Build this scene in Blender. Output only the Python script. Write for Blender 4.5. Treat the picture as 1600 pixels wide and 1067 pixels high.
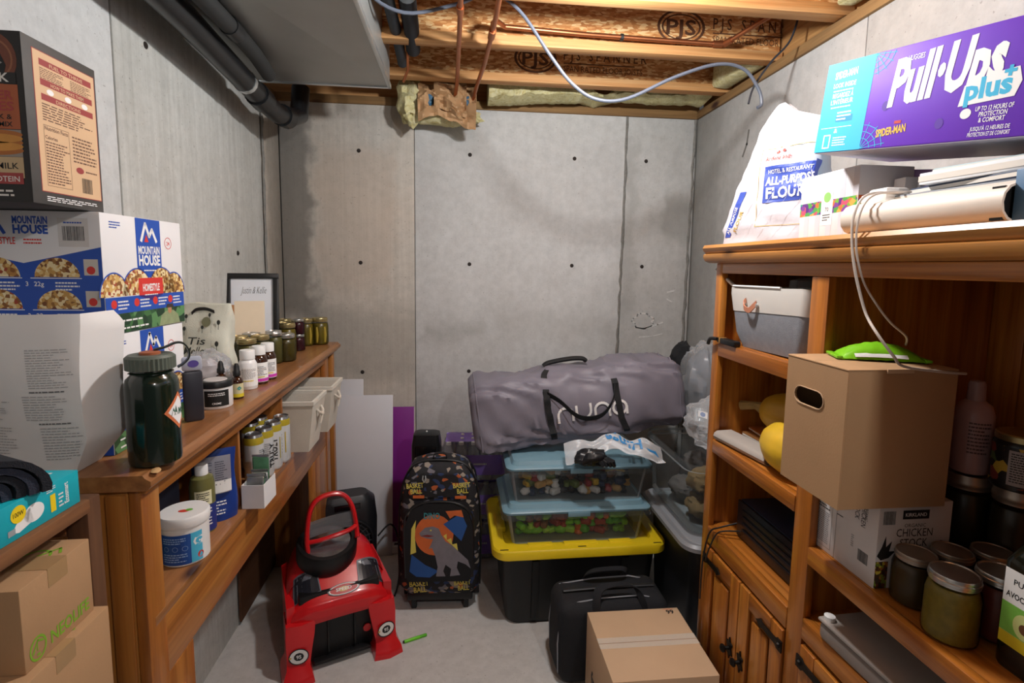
import bpy, bmesh, math, random
from mathutils import Vector, Matrix, noise
for o in list(bpy.data.objects): bpy.data.objects.remove(o)
SC = bpy.context.scene
C = SC.collection
R = math.radians
# ---------------------------------------------------------------- camera, world, exposure
cam_d = bpy.data.cameras.new('camera'); cam = bpy.data.objects.new('camera', cam_d); C.objects.link(cam)
cam_d.sensor_width = 36; cam_d.lens = 18; cam_d.shift_y = -33.5/1600; cam_d.clip_start = .02
yaw, pitch, roll = R(6.0), R(6.0), R(0.8)
fwd = Vector((math.sin(yaw)*math.cos(pitch), math.cos(yaw)*math.cos(pitch), -math.sin(pitch)))
rgt = Vector((math.cos(yaw), -math.sin(yaw), 0)); upv = rgt.cross(fwd)
r2 = rgt*math.cos(roll)+upv*math.sin(roll); u2 = upv*math.cos(roll)-rgt*math.sin(roll)
cam.matrix_world = Matrix(((r2.x, u2.x, -fwd.x, 0), (r2.y, u2.y, -fwd.y, 0), (r2.z, u2.z, -fwd.z, 1.58), (0, 0, 0, 1)))
SC.camera = cam
W = bpy.data.worlds.new('world'); SC.world = W; W.use_nodes = True
W.node_tree.nodes['Background'].inputs[0].default_value = (.97, .98, 1.0, 1)
W.node_tree.nodes['Background'].inputs[1].default_value = 0.06
SC.view_settings.view_transform = 'Standard'; SC.view_settings.look = 'None'
SC.view_settings.gamma = 1; SC.view_settings.use_curve_mapping = False
SC.view_settings.exposure = 0.0
LAMP_POS = (.44, 1.46, 2.375); LAMP_W = 64; LAMP2_W = 40

# ---------------------------------------------------------------- materials
MATS = {}
def srgb(h):
    if isinstance(h, str):
        h = h.lstrip('#'); c = [int(h[i:i+2], 16)/255 for i in (0, 2, 4)]
    else: c = h
    return tuple((x/12.92 if x <= .04045 else ((x+.055)/1.055)**2.4) for x in c)
class NT:
    def __init__(s, name):
        s.m = bpy.data.materials.new(name); s.m.use_nodes = True; s.t = s.m.node_tree; s.n = s.t.nodes
        s.b = s.n['Principled BSDF']; s.out = s.n['Material Output']
    def new(s, ty, **kw):
        nd = s.n.new(ty)
        for k, v in kw.items(): setattr(nd, k, v)
        return nd
    def link(s, a, b): s.t.links.new(a, b)
    def coord(s, scale=(1, 1, 1), rnd=True, kind='Object'):
        tc = s.new('ShaderNodeTexCoord'); mp = s.new('ShaderNodeMapping'); mp.inputs['Scale'].default_value = scale
        if rnd:
            oi = s.new('ShaderNodeObjectInfo'); mu = s.new('ShaderNodeMath', operation='MULTIPLY'); mu.inputs[1].default_value = 31.7
            s.link(oi.outputs['Random'], mu.inputs[0])
            ad = s.new('ShaderNodeVectorMath', operation='ADD'); s.link(tc.outputs[kind], ad.inputs[0]); s.link(mu.outputs[0], ad.inputs[1])
            s.link(ad.outputs[0], mp.inputs[0])
        else: s.link(tc.outputs[kind], mp.inputs[0])
        return mp.outputs[0]
    def noise(s, co, scale, detail=4, rough=.55, dist=0):
        nd = s.new('ShaderNodeTexNoise'); nd.inputs['Scale'].default_value = scale; nd.inputs['Detail'].default_value = detail
        nd.inputs['Roughness'].default_value = rough; nd.inputs['Distortion'].default_value = dist
        s.link(co, nd.inputs['Vector']); return nd.outputs[0]
    def ramp(s, fac, stops):
        nd = s.new('ShaderNodeValToRGB'); e = nd.color_ramp.elements
        while len(e) < len(stops): e.new(.5)
        for i, (p, c) in enumerate(stops):
            e[i].position = p; e[i].color = (*c, 1) if len(c) == 3 else c
        s.link(fac, nd.inputs[0]); return nd.outputs[0]
    def mix(s, fac, a, b, mode='MIX'):
        nd = s.new('ShaderNodeMix', data_type='RGBA', blend_type=mode)
        for sock, v in ((nd.inputs[0], fac), (nd.inputs[6], a), (nd.inputs[7], b)):
            if hasattr(v, 'links'): s.link(v, sock)
            elif isinstance(v, (int, float)): sock.default_value = v
            else: sock.default_value = (*v[:3], 1)
        return nd.outputs[2]
    def bump(s, h, strength, dist=.01):
        nd = s.new('ShaderNodeBump'); nd.inputs['Strength'].default_value = strength; nd.inputs['Distance'].default_value = dist
        s.link(h, nd.inputs['Height']); s.link(nd.outputs[0], s.b.inputs['Normal'])
    def col(s, c):
        if hasattr(c, 'links'): s.link(c, s.b.inputs['Base Color'])
        else: s.b.inputs['Base Color'].default_value = (*c[:3], 1)
def M(name, col, rough=.5, metal=0, var=.06, vs=9, bump=0, bs=120, stretch=(1, 1, 1), coat=0, spec=None, trans=0):
    if name in MATS: return MATS[name]
    n = NT(name); c = srgb(col); co = n.coord(stretch)
    if var > 0:
        f = n.noise(co, vs, 4); n.col(n.mix(f, tuple(x*(1-var*1.6) for x in c), tuple(min(1, x*(1+var*1.6)) for x in c)))
    else: n.col(c)
    n.b.inputs['Roughness'].default_value = rough; n.b.inputs['Metallic'].default_value = metal
    n.b.inputs['Coat Weight'].default_value = coat; n.b.inputs['Transmission Weight'].default_value = trans
    if spec is not None: n.b.inputs['Specular IOR Level'].default_value = spec
    if bump: n.bump(n.noise(co, bs, 3), bump, .004)
    MATS[name] = n.m; return n.m
def wood(name, dark, mid, light, axis='y', rough=.42, ring=22, coat=.15, knots=True):
    if name in MATS: return MATS[name]
    n = NT(name); st = {'x': (1.1, ring, ring), 'y': (ring, 1.1, ring), 'z': (ring, ring, 1.1)}[axis]
    co = n.coord(st); f = n.noise(co, 1.0, 5, .6, .8)
    co2 = n.coord(tuple(v*6 if v > 5 else v*3 for v in st)); f2 = n.noise(co2, 1.0, 2, .5)
    c = n.ramp(f, [(.28, srgb(dark)), (.5, srgb(mid)), (.72, srgb(light))])
    c = n.mix(.28, c, n.ramp(f2, [(.3, (.25, .2, .15)), (.65, (1, 1, 1))]), 'MULTIPLY')
    if knots:
        vo = n.new('ShaderNodeTexVoronoi'); vo.inputs['Scale'].default_value = 1.0
        n.link(n.coord(tuple(7 if v > 5 else 3.0 for v in st)), vo.inputs['Vector'])
        k = n.ramp(vo.outputs['Distance'], [(.07, (1, 1, 1)), (.16, (0, 0, 0))])
        c = n.mix(k, c, srgb('#3f1d0c'))
    n.col(c); n.b.inputs['Roughness'].default_value = rough; n.b.inputs['Coat Weight'].default_value = coat
    n.bump(f, .12, .003); MATS[name] = n.m; return n.m
def clear(name, tint=(1, 1, 1), gloss=.10, rough=.08, body=(.9, .9, .9)):
    """thin clear plastic or glass: mostly transparent, with a sheen"""
    if name in MATS: return MATS[name]
    n = NT(name); tr = n.new('ShaderNodeBsdfTransparent'); tr.inputs[0].default_value = (*tint, 1)
    n.col(body); n.b.inputs['Roughness'].default_value = rough
    fr = n.new('ShaderNodeFresnel'); fr.inputs[0].default_value = 1.4
    ad = n.new('ShaderNodeMath', operation='ADD', use_clamp=True); ad.inputs[1].default_value = gloss
    ml = n.new('ShaderNodeMath', operation='MULTIPLY'); ml.inputs[1].default_value = .55
    n.link(fr.outputs[0], ml.inputs[0]); n.link(ml.outputs[0], ad.inputs[0])
    mx = n.new('ShaderNodeMixShader'); n.link(ad.outputs[0], mx.inputs[0]); n.link(tr.outputs[0], mx.inputs[1]); n.link(n.b.outputs[0], mx.inputs[2])
    n.link(mx.outputs[0], n.out.inputs[0]); MATS[name] = n.m; return n.m
def concrete(name, base, alt, streak=0.0, stain=None, scale=1.0):
    n = NT(name); co = n.coord(rnd=False); b, a = srgb(base), srgb(alt)
    f = n.noise(co, 1.7*scale, 6, .62); c = n.mix(n.ramp(f, [(.34, (0, 0, 0)), (.68, (1, 1, 1))]), b, a)
    g = n.noise(co, 22, 5, .7); c = n.mix(.22, c, n.ramp(g, [(.35, (.45, .45, .45)), (.62, (1, 1, 1))]), 'MULTIPLY')
    p = n.noise(co, 90, 2); c = n.mix(.5, c, n.ramp(p, [(.26, (.35, .33, .31)), (.34, (1, 1, 1))]), 'MULTIPLY')
    if streak:
        s = n.noise(n.coord((38, 38, .9), rnd=False), 1, 4, .7)
        c = n.mix(streak, c, n.ramp(s, [(.3, (.6, .58, .55)), (.62, (1, 1, 1))]), 'MULTIPLY')
    if stain:
        for (axis, lo, hi, zlo, zhi, colr, amt) in stain:   # stains and darker corner strips: soft boxes distorted by noise
            sep = n.new('ShaderNodeSeparateXYZ'); wob = n.new('ShaderNodeMix', data_type='RGBA', blend_type='LINEAR_LIGHT'); wob.inputs[0].default_value = .10
            nn = n.new('ShaderNodeTexNoise'); nn.inputs['Scale'].default_value = 7; nn.inputs['Detail'].default_value = 5; n.link(co, nn.inputs['Vector'])
            n.link(co, wob.inputs[6]); n.link(nn.outputs[1], wob.inputs[7]); n.link(wob.outputs[2], sep.inputs[0])
            def band(o, lo, hi, soft):
                a1 = n.new('ShaderNodeMapRange', interpolation_type='SMOOTHSTEP'); a1.inputs[1].default_value = lo-soft; a1.inputs[2].default_value = lo+soft
                a2 = n.new('ShaderNodeMapRange', interpolation_type='SMOOTHSTEP'); a2.inputs[1].default_value = hi-soft; a2.inputs[2].default_value = hi+soft; a2.inputs[3].default_value = 1; a2.inputs[4].default_value = 0
                n.link(o, a1.inputs[0]); n.link(o, a2.inputs[0]); m = n.new('ShaderNodeMath', operation='MULTIPLY'); n.link(a1.outputs[0], m.inputs[0]); n.link(a2.outputs[0], m.inputs[1]); return m.outputs[0]
            m = n.new('ShaderNodeMath', operation='MULTIPLY'); n.link(band(sep.outputs[axis], lo, hi, .03), m.inputs[0]); n.link(band(sep.outputs[2], zlo, zhi, .07), m.inputs[1])
            m2 = n.new('ShaderNodeMath', operation='MULTIPLY'); m2.inputs[1].default_value = amt; n.link(m.outputs[0], m2.inputs[0])
            c = n.mix(m2.outputs[0], c, srgb(colr))
    n.col(c); n.b.inputs['Roughness'].default_value = .88; n.b.inputs['Specular IOR Level'].default_value = .25
    n.bump(n.mix(.5, g, p), .22, .004); MATS[name] = n.m; return n.m
def blotch(name, cols, scale=60, rough=.6, stretch=(1, 1, 1), bump=.2):
    """flecked multi-coloured material (OSB strands, printed food pictures, patterned cloth)"""
    if name in MATS: return MATS[name]
    n = NT(name); co = n.coord(stretch)
    vo = n.new('ShaderNodeTexVoronoi'); vo.inputs['Scale'].default_value = scale
    n.link(co, vo.inputs['Vector'])
    sep = n.new('ShaderNodeSeparateColor'); n.link(vo.outputs['Color'], sep.inputs[0])
    k = len(cols); nd = n.new('ShaderNodeValToRGB'); nd.color_ramp.interpolation = 'CONSTANT'; e = nd.color_ramp.elements
    while len(e) < k: e.new(.5)
    for i, c in enumerate(cols): e[i].position = i/k; e[i].color = (*srgb(c), 1)
    n.link(sep.outputs[0], nd.inputs[0]); n.col(nd.outputs[0]); n.b.inputs['Roughness'].default_value = rough
    if bump: n.bump(vo.outputs['Distance'], bump, .003)
    MATS[name] = n.m; return n.m
def emission(name, col, s):
    n = NT(name); n.col(srgb(col)); n.b.inputs['Emission Color'].default_value = (*srgb(col), 1); n.b.inputs['Emission Strength'].default_value = s
    MATS[name] = n.m; return n.m

# ---------------------------------------------------------------- mesh building
class MB:
    def __init__(s): s.bm = bmesh.new()
    def _add(s, vs, fs, m=None):
        if m is not None: vs = [m @ Vector(v) for v in vs]
        b = [s.bm.verts.new(v) for v in vs]
        for f in fs:
            try: s.bm.faces.new([b[i] for i in f])
            except ValueError: pass
        return b
    def box(s, x0, x1, y0, y1, z0, z1, m=None, bev=0, seg=2, taper=None):
        t = taper or (1, 1); cx, cy = (x0+x1)/2, (y0+y1)/2
        q = [(cx+(x-cx)*t[0], cy+(y-cy)*t[1], z0) for x, y in ((x0, y0), (x1, y0), (x1, y1), (x0, y1))]
        vs = q+[(x0, y0, z1), (x1, y0, z1), (x1, y1, z1), (x0, y1, z1)]
        b = s._add(vs, [(0, 3, 2, 1), (4, 5, 6, 7), (0, 1, 5, 4), (1, 2, 6, 5), (2, 3, 7, 6), (3, 0, 4, 7)], m)
        if bev:
            ed = {e for v in b for e in v.link_edges}
            bmesh.ops.bevel(s.bm, geom=list(ed), offset=bev, segments=seg, profile=.5, affect='EDGES')
        return s
    def loft(s, rings, cap=True, closed=True, m=None):
        n = len(rings[0]); vs = [p for r in rings for p in r]; fs = []
        for i in range(len(rings)-1):
            for j in range(n if closed else n-1):
                k = (j+1) % n; fs.append((i*n+j, i*n+k, (i+1)*n+k, (i+1)*n+j))
        if cap and closed: fs += [tuple(range(n))[::-1], tuple((len(rings)-1)*n+j for j in range(n))]
        s._add(vs, fs, m); return s
    def lathe(s, prof, seg=24, c=(0, 0, 0), m=None, cap=True, sx=1, sy=1):
        rings = [[(c[0]+sx*r*math.cos(2*math.pi*j/seg), c[1]+sy*r*math.sin(2*math.pi*j/seg), c[2]+z) for j in range(seg)] for r, z in prof]
        return s.loft(rings, cap, True, m)
    def tube(s, pts, r, seg=8, closed=False, flat=None):
        pts = [Vector(p) for p in pts]; n = len(pts); rings = []; up = None
        for i, p in enumerate(pts):
            a = pts[(i-1) % n] if (closed or i > 0) else p; b = pts[(i+1) % n] if (closed or i < n-1) else p
            t = (b-a).normalized()
            if up is None:
                up = Vector((0, 0, 1)) if abs(t.z) < .9 else Vector((1, 0, 0))
            x = t.cross(up); x = x.normalized() if x.length > 1e-6 else Vector((1, 0, 0)); y = x.cross(t).normalized(); up = y
            rr = r[i] if isinstance(r, (list, tuple)) else r
            f1, f2 = flat or (1, 1)
            rings.append([p+x*rr*f1*math.cos(2*math.pi*j/seg)+y*rr*f2*math.sin(2*math.pi*j/seg) for j in range(seg)])
        if closed: rings.append(rings[0]); s.loft(rings, False); bmesh.ops.remove_doubles(s.bm, verts=s.bm.verts, dist=1e-6)
        else: s.loft(rings, True)
        return s
    def strap(s, pts, wdir, w, th=.003):
        """flat webbing following pts; wdir = width direction"""
        pts = [Vector(p) for p in pts]; wd = Vector(wdir).normalized(); rings = []
        for i, p in enumerate(pts):
            t = (pts[min(i+1, len(pts)-1)]-pts[max(i-1, 0)]).normalized(); nn = t.cross(wd).normalized()
            rings.append([p-wd*w/2-nn*th/2, p+wd*w/2-nn*th/2, p+wd*w/2+nn*th/2, p-wd*w/2+nn*th/2])
        return s.loft(rings, True)
    def prism(s, pts, o, u, v, d):
        o, u, v = Vector(o), Vector(u), Vector(v); nn = u.cross(v).normalized()*d
        a = [o+u*x+v*y for x, y in pts]; b = [p+nn for p in a]; n = len(a)
        s._add(a+b, [tuple(range(n))[::-1], tuple(range(n, 2*n))]+[(i, (i+1) % n, n+(i+1) % n, n+i) for i in range(n)]); return s
    def grid(s, fn, nu, nv, th=0):
        """surface fn(u,v) for u,v in 0..1; th gives it thickness along its normal"""
        P = [[Vector(fn(i/nu, j/nv)) for j in range(nv+1)] for i in range(nu+1)]
        def nrm(i, j):
            a = P[min(i+1, nu)][j]-P[max(i-1, 0)][j]; b = P[i][min(j+1, nv)]-P[i][max(j-1, 0)]; return a.cross(b).normalized()
        idx = lambda i, j: i*(nv+1)+j
        vs = [P[i][j] for i in range(nu+1) for j in range(nv+1)]
        fs = [(idx(i, j), idx(i+1, j), idx(i+1, j+1), idx(i, j+1)) for i in range(nu) for j in range(nv)]
        if th:
            N = len(vs); vs = vs+[P[i][j]-nrm(i, j)*th for i in range(nu+1) for j in range(nv+1)]
            fs = fs+[tuple(N+k for k in f[::-1]) for f in fs]
            rim = [idx(i, 0) for i in range(nu+1)]+[idx(nu, j) for j in range(1, nv+1)]+[idx(i, nv) for i in range(nu-1, -1, -1)]+[idx(0, j) for j in range(nv-1, 0, -1)]
            for a, b in zip(rim, rim[1:]+rim[:1]): fs.append((a, N+a, N+b, b))
        s._add(vs, fs); return s
    def wob(s, amp, scale, seed=0, keep=None):
        """crumple: push the vertices about with smooth noise"""
        for v in s.bm.verts:
            if keep and keep(v.co): continue
            v.co += noise.noise_vector(v.co*scale+Vector((seed*7.3, seed*3.1, seed)))*amp
        return s
    def xf(s, m): s.bm.transform(m); return s
    def build(s, name, mat, parent=None, smooth=True, w=False, ang=38, fixn=True):
        if w and parent is not None:
            p = parent; m = p.matrix_basis.copy()
            while p.parent: p = p.parent; m = p.matrix_basis @ m
            s.bm.transform(m.inverted())
        if fixn: bmesh.ops.recalc_face_normals(s.bm, faces=s.bm.faces)
        me = bpy.data.meshes.new(name); s.bm.to_mesh(me); s.bm.free()
        if smooth:
            me.polygons.foreach_set('use_smooth', [True]*len(me.polygons)); me.set_sharp_from_angle(angle=R(ang))
        me.materials.append(mat); o = bpy.data.objects.new(name, me); C.objects.link(o)
        if parent is not None: o.parent = parent
        return o
def tag(o, label, cat, group=None):
    o['label'] = label; o['category'] = cat
    if group: o['group'] = group
    return o
def thing(name, label, cat, loc=(0, 0, 0), rz=0, group=None, rot=None):
    o = bpy.data.objects.new(name, None); C.objects.link(o); o.empty_display_size = .05
    o.matrix_basis = Matrix.Translation(loc) @ (Matrix.Rotation(R(rz), 4, 'Z') if rot is None else rot)
    return tag(o, label, cat, group)
def struct(o): o['kind'] = 'structure'; return o
def copy_tree(o, parent=None):
    c = o.copy(); C.objects.link(c); c.parent = parent
    for ch in o.children: copy_tree(ch, c)
    return c
def child(src, name, parent, loc):
    """another object on the same mesh"""
    o = bpy.data.objects.new(name, src.data); C.objects.link(o); o.parent = parent; o.location = loc; return o
def B(name, mat, parent, x0, x1, y0, y1, z0, z1, bev=.002, w=False, m=None, taper=None, smooth=True):
    return MB().box(x0, x1, y0, y1, z0, z1, m, bev, 2, taper).build(name, mat, parent, smooth, w)

# ---------------------------------------------------------------- flat print (lettering, pictures, barcodes)
_FC = {}
def glyphs(body, bold=0.0):
    k = (body, bold)
    if k not in _FC:
        cu = bpy.data.curves.new('t', 'FONT'); cu.body = body; cu.resolution_u = 2; cu.offset = bold; cu.fill_mode = 'FRONT'
        ob = bpy.data.objects.new('t', cu); C.objects.link(ob); bpy.context.view_layer.update()
        me = bpy.data.meshes.new_from_object(ob.evaluated_get(bpy.context.evaluated_depsgraph_get()))
        vs = [(v.co.x, v.co.y) for v in me.vertices]; fs = [tuple(p.vertices) for p in me.polygons]
        bpy.data.objects.remove(ob); bpy.data.curves.remove(cu); bpy.data.meshes.remove(me)
        _FC[k] = (vs, fs)
    return _FC[k]
class Face:
    """a flat printed face: o = corner, u/v = unit directions; every print sits a hair proud of it"""
    def __init__(s, parent, o, u, v, warp=None):
        s.p = parent; s.o = Vector(o); s.u = Vector(u).normalized(); s.v = Vector(v).normalized(); s.n = s.u.cross(s.v); s.L = {}; s.k = {}; s.warp = warp
    def _mb(s, name, mat, lift):
        k = (name, mat.name, lift)
        if k not in s.L: s.L[k] = (MB(), mat)
        return s.L[k][0]
    def _pt(s, x, y, lift):
        if s.warp: return s.warp(x, y, .0003+lift*.00013)
        return s.o+s.u*x+s.v*y+s.n*(.00025+lift*.00013)
    def poly(s, name, mat, pts, lift=0):
        s._mb(name, mat, lift)._add([s._pt(x, y, lift) for x, y in pts], [tuple(range(len(pts)))]); return s
    def rect(s, name, mat, x0, y0, x1, y1, lift=0): return s.poly(name, mat, [(x0, y0), (x1, y0), (x1, y1), (x0, y1)], lift)
    def disc(s, name, mat, x, y, rx, ry=None, lift=0, a0=0, a1=360, n=24):
        ry = ry or rx; return s.poly(name, mat, [(x+rx*math.cos(R(a0+(a1-a0)*i/n)), y+ry*math.sin(R(a0+(a1-a0)*i/n))) for i in range(n if a1-a0 == 360 else n+1)], lift)
    def ring(s, name, mat, x, y, r, w, lift=0, ry=None, n=28):
        ry = ry or r; mb = s._mb(name, mat, lift)
        for i in range(n):
            a, b = 2*math.pi*i/n, 2*math.pi*(i+1)/n
            mb._add([s._pt(x+k*math.cos(t), y+(k*ry/r)*math.sin(t), lift) for k, t in ((r, a), (r, b), (r-w, b), (r-w, a))], [(0, 1, 2, 3)])
        return s
    def line(s, name, mat, pts, w, lift=0):
        mb = s._mb(name, mat, lift)
        for (x0, y0), (x1, y1) in zip(pts, pts[1:]):
            d = math.hypot(x1-x0, y1-y0) or 1; a, b = -(y1-y0)/d*w/2, (x1-x0)/d*w/2; ex, ey = (x1-x0)/d*w*.3, (y1-y0)/d*w*.3
            mb._add([s._pt(x, y, lift) for x, y in ((x0+a-ex, y0+b-ey), (x0-a-ex, y0-b-ey), (x1-a+ex, y1-b+ey), (x1+a+ex, y1+b+ey))], [(0, 1, 2, 3)])
        return s
    def text(s, name, mat, body, x, y, h, al='L', width=None, lift=1, bold=.01, rot=0, shear=0):
        vs, fs = glyphs(body, bold)
        if not vs: return s
        x0, x1 = min(v[0] for v in vs), max(v[0] for v in vs); k = h/.70
        kx = k if width is None else width/(x1-x0)
        off = {'L': -x0*kx, 'C': -(x0+x1)/2*kx, 'R': -x1*kx}[al]; c, sn = math.cos(R(rot)), math.sin(R(rot))
        P = []
        for a, b in vs:
            px, py = a*kx+off+shear*b*k, b*k; P.append(s._pt(x+px*c-py*sn, y+px*sn+py*c, lift))
        s._mb(name, mat, lift)._add(P, fs); return s
    def small(s, name, mat, x0, y0, x1, y1, rows, lift=1, seed=1, fill=.45, rag=.35):
        """rows of print too small to read"""
        rng = random.Random(seed); dy = (y1-y0)/rows; mb = s._mb(name, mat, lift)
        for i in range(rows):
            y = y1-(i+1)*dy+dy*(1-fill)/2; x = x0; end = x1-(x1-x0)*rag*rng.random()
            while x < end:
                wl = (x1-x0)*rng.uniform(.06, .16); e = min(x+wl, end)
                mb._add([s._pt(a, b, lift) for a, b in ((x, y), (e, y), (e, y+dy*fill), (x, y+dy*fill))], [(0, 1, 2, 3)]); x = e+(x1-x0)*.025
        return s
    def barcode(s, x0, y0, x1, y1, mat, lift=1, seed=3):
        rng = random.Random(seed); x = x0
        while x < x1:
            w = (x1-x0)*rng.uniform(.012, .04); s.rect('barcode', mat, x, y0, min(x+w, x1), y1, lift); x += w+(x1-x0)*rng.uniform(.015, .035)
        return s
    def done(s):
        for (name, _, lift), (mb, mat) in s.L.items():
            o = mb.build(name, mat, s.p, smooth=False, fixn=False)
            if len(o.data.polygons) > 1 and s.k.get((name, mat.name, lift), 0) != 1: o['kind'] = 'stuff'   # fine print, joined
        s.L = {}
INK = lambda: M('black_ink', '#151413', .6, var=0)
WHT = lambda: M('white_ink', '#f2f0ee', .55, var=0)
# ================================================================ THE ROOM
XL, XR, YB, ZW = -.955, 1.355, 2.90, 2.425
Y0 = -1.2
conc_l1 = concrete('concrete_left_near', '#cdcecd', '#dbdbd9', .10)
conc_l2 = concrete('concrete_left', '#cfcfca', '#c1c0ba', .42)
conc_l3 = concrete('concrete_left_corner', '#b8afa4', '#a39a8e', .35, [(1, 2.72, 2.95, .2, 2.5, '#6e6a62', .35)])
conc_b1 = concrete('concrete_back_stained', '#c2bdb5', '#c9bfb3', .30, [(0, -1.0, -.78, 1.25, 2.36, '#6d6a65', .75), (0, -.80, -.1, .95, 1.35, '#8d8a83', .45), (0, -.75, -.35, 1.45, 2.2, '#b09d8c', .35)])
conc_b2 = concrete('concrete_back', '#d0d0cf', '#c2c1bf', .08, [(0, -.22, .12, 1.17, 1.25, '#8d8b86', .5), (0, .2, .9, 1.2, 1.32, '#a19f9a', .3)])
conc_b3 = concrete('concrete_back_strip', '#c6c6c4', '#b7b6b3', .12, [(0, 1.18, 1.34, 1.75, 2.0, '#8b8984', .6), (0, .94, 1.02, 1.3, 2.3, '#8d8b87', .4)])
conc_r = concrete('concrete_right', '#b9b8b5', '#a9a7a4', .10, [(1, 2.62, 2.95, .2, 2.45, '#8f8d89', .35)])
conc_f = concrete('concrete_floor', '#d0cecb', '#bebbb7', 0, None, .8)
grout = M('dark_joint', '#6d6b66', .95, var=.1, vs=30)
rust = M('rusty_tie', '#2a211c', .8, var=.2, vs=80)  # tie holes: the shade inside them is put into this dark rust colour
floor = struct(B('floor', conc_f, None, XL-.15, XR+.15, Y0, YB+.15, -.12, 0, 0))
wl = struct(B('wall_left', grout, None, XL-.15, XL-.006, Y0, YB+.15, 0, ZW, 0))
wb = struct(B('wall_back', grout, None, XL-.006, XR+.006, YB+.006, YB+.15, 0, ZW, 0))
wr = struct(B('wall_right', grout, None, XR+.006, XR+.15, Y0, YB+.15, 0, ZW, 0))
# cast panels left by the wall forms, each with its own edges
def panel(wall, mat, x0, x1, y0, y1, z0=0, z1=ZW): return B('concrete_panel', mat, wall, x0, x1, y0, y1, z0, z1, .0025)
panel(wl, conc_l1, XL-.02, XL, Y0, .38); panel(wl, conc_l1, XL-.02, XL, .384, 1.592); panel(wl, conc_l2, XL-.02, XL+.002, 1.596, 2.66); panel(wl, conc_l3, XL-.02, XL+.008, 2.664, YB-.004)
panel(wb, conc_b1, XL+.012, -.243, YB-.003, YB+.02); panel(wb, conc_b2, -.239, .935, YB, YB+.02); panel(wb, conc_b3, .939, XR-.004, YB+.001, YB+.02)
panel(wr, conc_r, XR, XR+.02, Y0, .45); panel(wr, conc_r, XR, XR+.02, .454, 1.67); panel(wr, conc_r, XR, XR+.02, 1.674, YB-.004)
# rough fin of cement left in a form joint
def fin(wall, x, z0, z1, seed, along='x'):
    mb = MB(); n = 46; rings = []
    rng = random.Random(seed)
    for i in range(n+1):
        z = z0+(z1-z0)*i/n; a = .006+.007*rng.random(); d = .003+.006*rng.random(); xo = x+rng.uniform(-.004, .004)-(z1-z)*.012
        if along == 'x': rings.append([(xo-a, YB+.002, z), (xo, YB-d, z), (xo+a, YB+.002, z)])
        else: rings.append([(XL+.009, xo-a, z), (XL+.009+d, xo, z), (XL+.009, xo+a, z)])
    mb.loft(rings, True); return mb.build('mortar_ridge', M('mortar', '#7f7d78', .95, var=.25, vs=60, bump=.5, bs=90), wall, False)
fin(wb, .945, .4, ZW, 1); fin(wb, 1.343, .4, ZW, 2); fin(wl, 2.668, .3, 2.3, 5, 'y')
tie0 = None
def tie(wall, p, n):
    global tie0
    if tie0 is None:
        tie0 = MB().lathe([(.011, 0), (.010, .002), (.006, .002), (.005, .005), (.002, .006)], 12).build('tie_end', rust, wall)
        o = tie0
    else: o = bpy.data.objects.new('tie_end', tie0.data); C.objects.link(o); o.parent = wall
    o.location = p; o.rotation_euler = Vector(n).to_track_quat('Z', 'Y').to_euler()
for x in (-.535, .06, .645, 1.06):
    for z in (2.185, 1.588, .978): tie(wb, (x, YB-.003 if x < -.24 else YB, z), (0, -1, 0))
for y, z in ((1.75, 2.235), (1.75, 1.6), (2.35, 1.62)): tie(wl, (XL+.002, y, z), (1, 0, 0))
# chalk scribble and crack
fc = Face(wb, (0, YB, 0), (1, 0, 0), (0, 0, 1)); ch = M('chalk', '#d5d4d1', .95, var=.2, vs=90)
fc.line('chalk_mark', ch, [(1.08+.06*math.cos(a*.35)+.01*math.sin(a*2), 1.27+.045*math.sin(a*.35)) for a in range(19)], .008)
fc.line('chalk_mark', ch, [(1.03, 1.235), (1.09, 1.225), (1.17, 1.25), (1.2, 1.262)], .009); fc.line('chalk_mark', ch, [(1.06, 1.175), (1.14, 1.18), (1.2, 1.195)], .006)
fc.line('chalk_mark', ch, [(1.22, 1.44), (1.26, 1.45)], .009); fc.line('chalk_mark', ch, [(1.22, 1.40), (1.25, 1.385)], .008); fc.done()
fc = Face(wr, (XR, 0, 0), (0, -1, 0), (0, 0, 1)); fc.line('crack', grout, [(-2.02, 1.78), (-2.05, 1.70), (-2.03, 1.63), (-2.11, 1.56), (-2.13, 1.50)], .005)
fc.line('crack', grout, [(-2.36, 2.23), (-2.37, 2.17), (-2.40, 2.12)], .014); fc.done()

# sill plates (trim) and the ceiling of I-joists
plate = wood('weathered_sill', '#6d5132', '#8a683f', '#9d7b4d', 'y', .8, 16, 0)
platex = wood('weathered_sill_x', '#6d5132', '#8a683f', '#9d7b4d', 'x', .8, 16, 0)
struct(B('trim_1', platex, None, XL-.1, XR, YB-.012, YB+.13, ZW, ZW+.042, .002))
struct(B('trim_2', plate, None, XR-.012, XR+.13, Y0, YB-.014, ZW, ZW+.042, .002))
struct(B('trim_3', plate, None, XL-.13, XL-.0, Y0, YB-.014, ZW, ZW+.042, .002))
ZJ = ZW+.044; JH = .242
osb = blotch('osb_strands', ['#c28850', '#cf9a60', '#b57a42', '#dcb27a', '#a86c38', '#c98f56', '#e2bd88', '#b0733c'], 46, .75, (1, 1, 3.2), .25)
osb2 = blotch('osb_deck', ['#a8703a', '#c08a4e', '#96602c', '#cf9d60', '#87532a'], 26, .75, (1, 3, 1), .25)
lvl = wood('joist_flange', '#b77c45', '#d19a60', '#e2b680', 'x', .7, 30, 0, False)
ceil = struct(B('ceiling', osb2, None, XL-.15, XR+.15, Y0, YB+.15, ZJ+JH, ZJ+JH+.02, 0))
brand = M('stencil_ink', '#54321c', .8, var=.2, vs=60)
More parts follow.
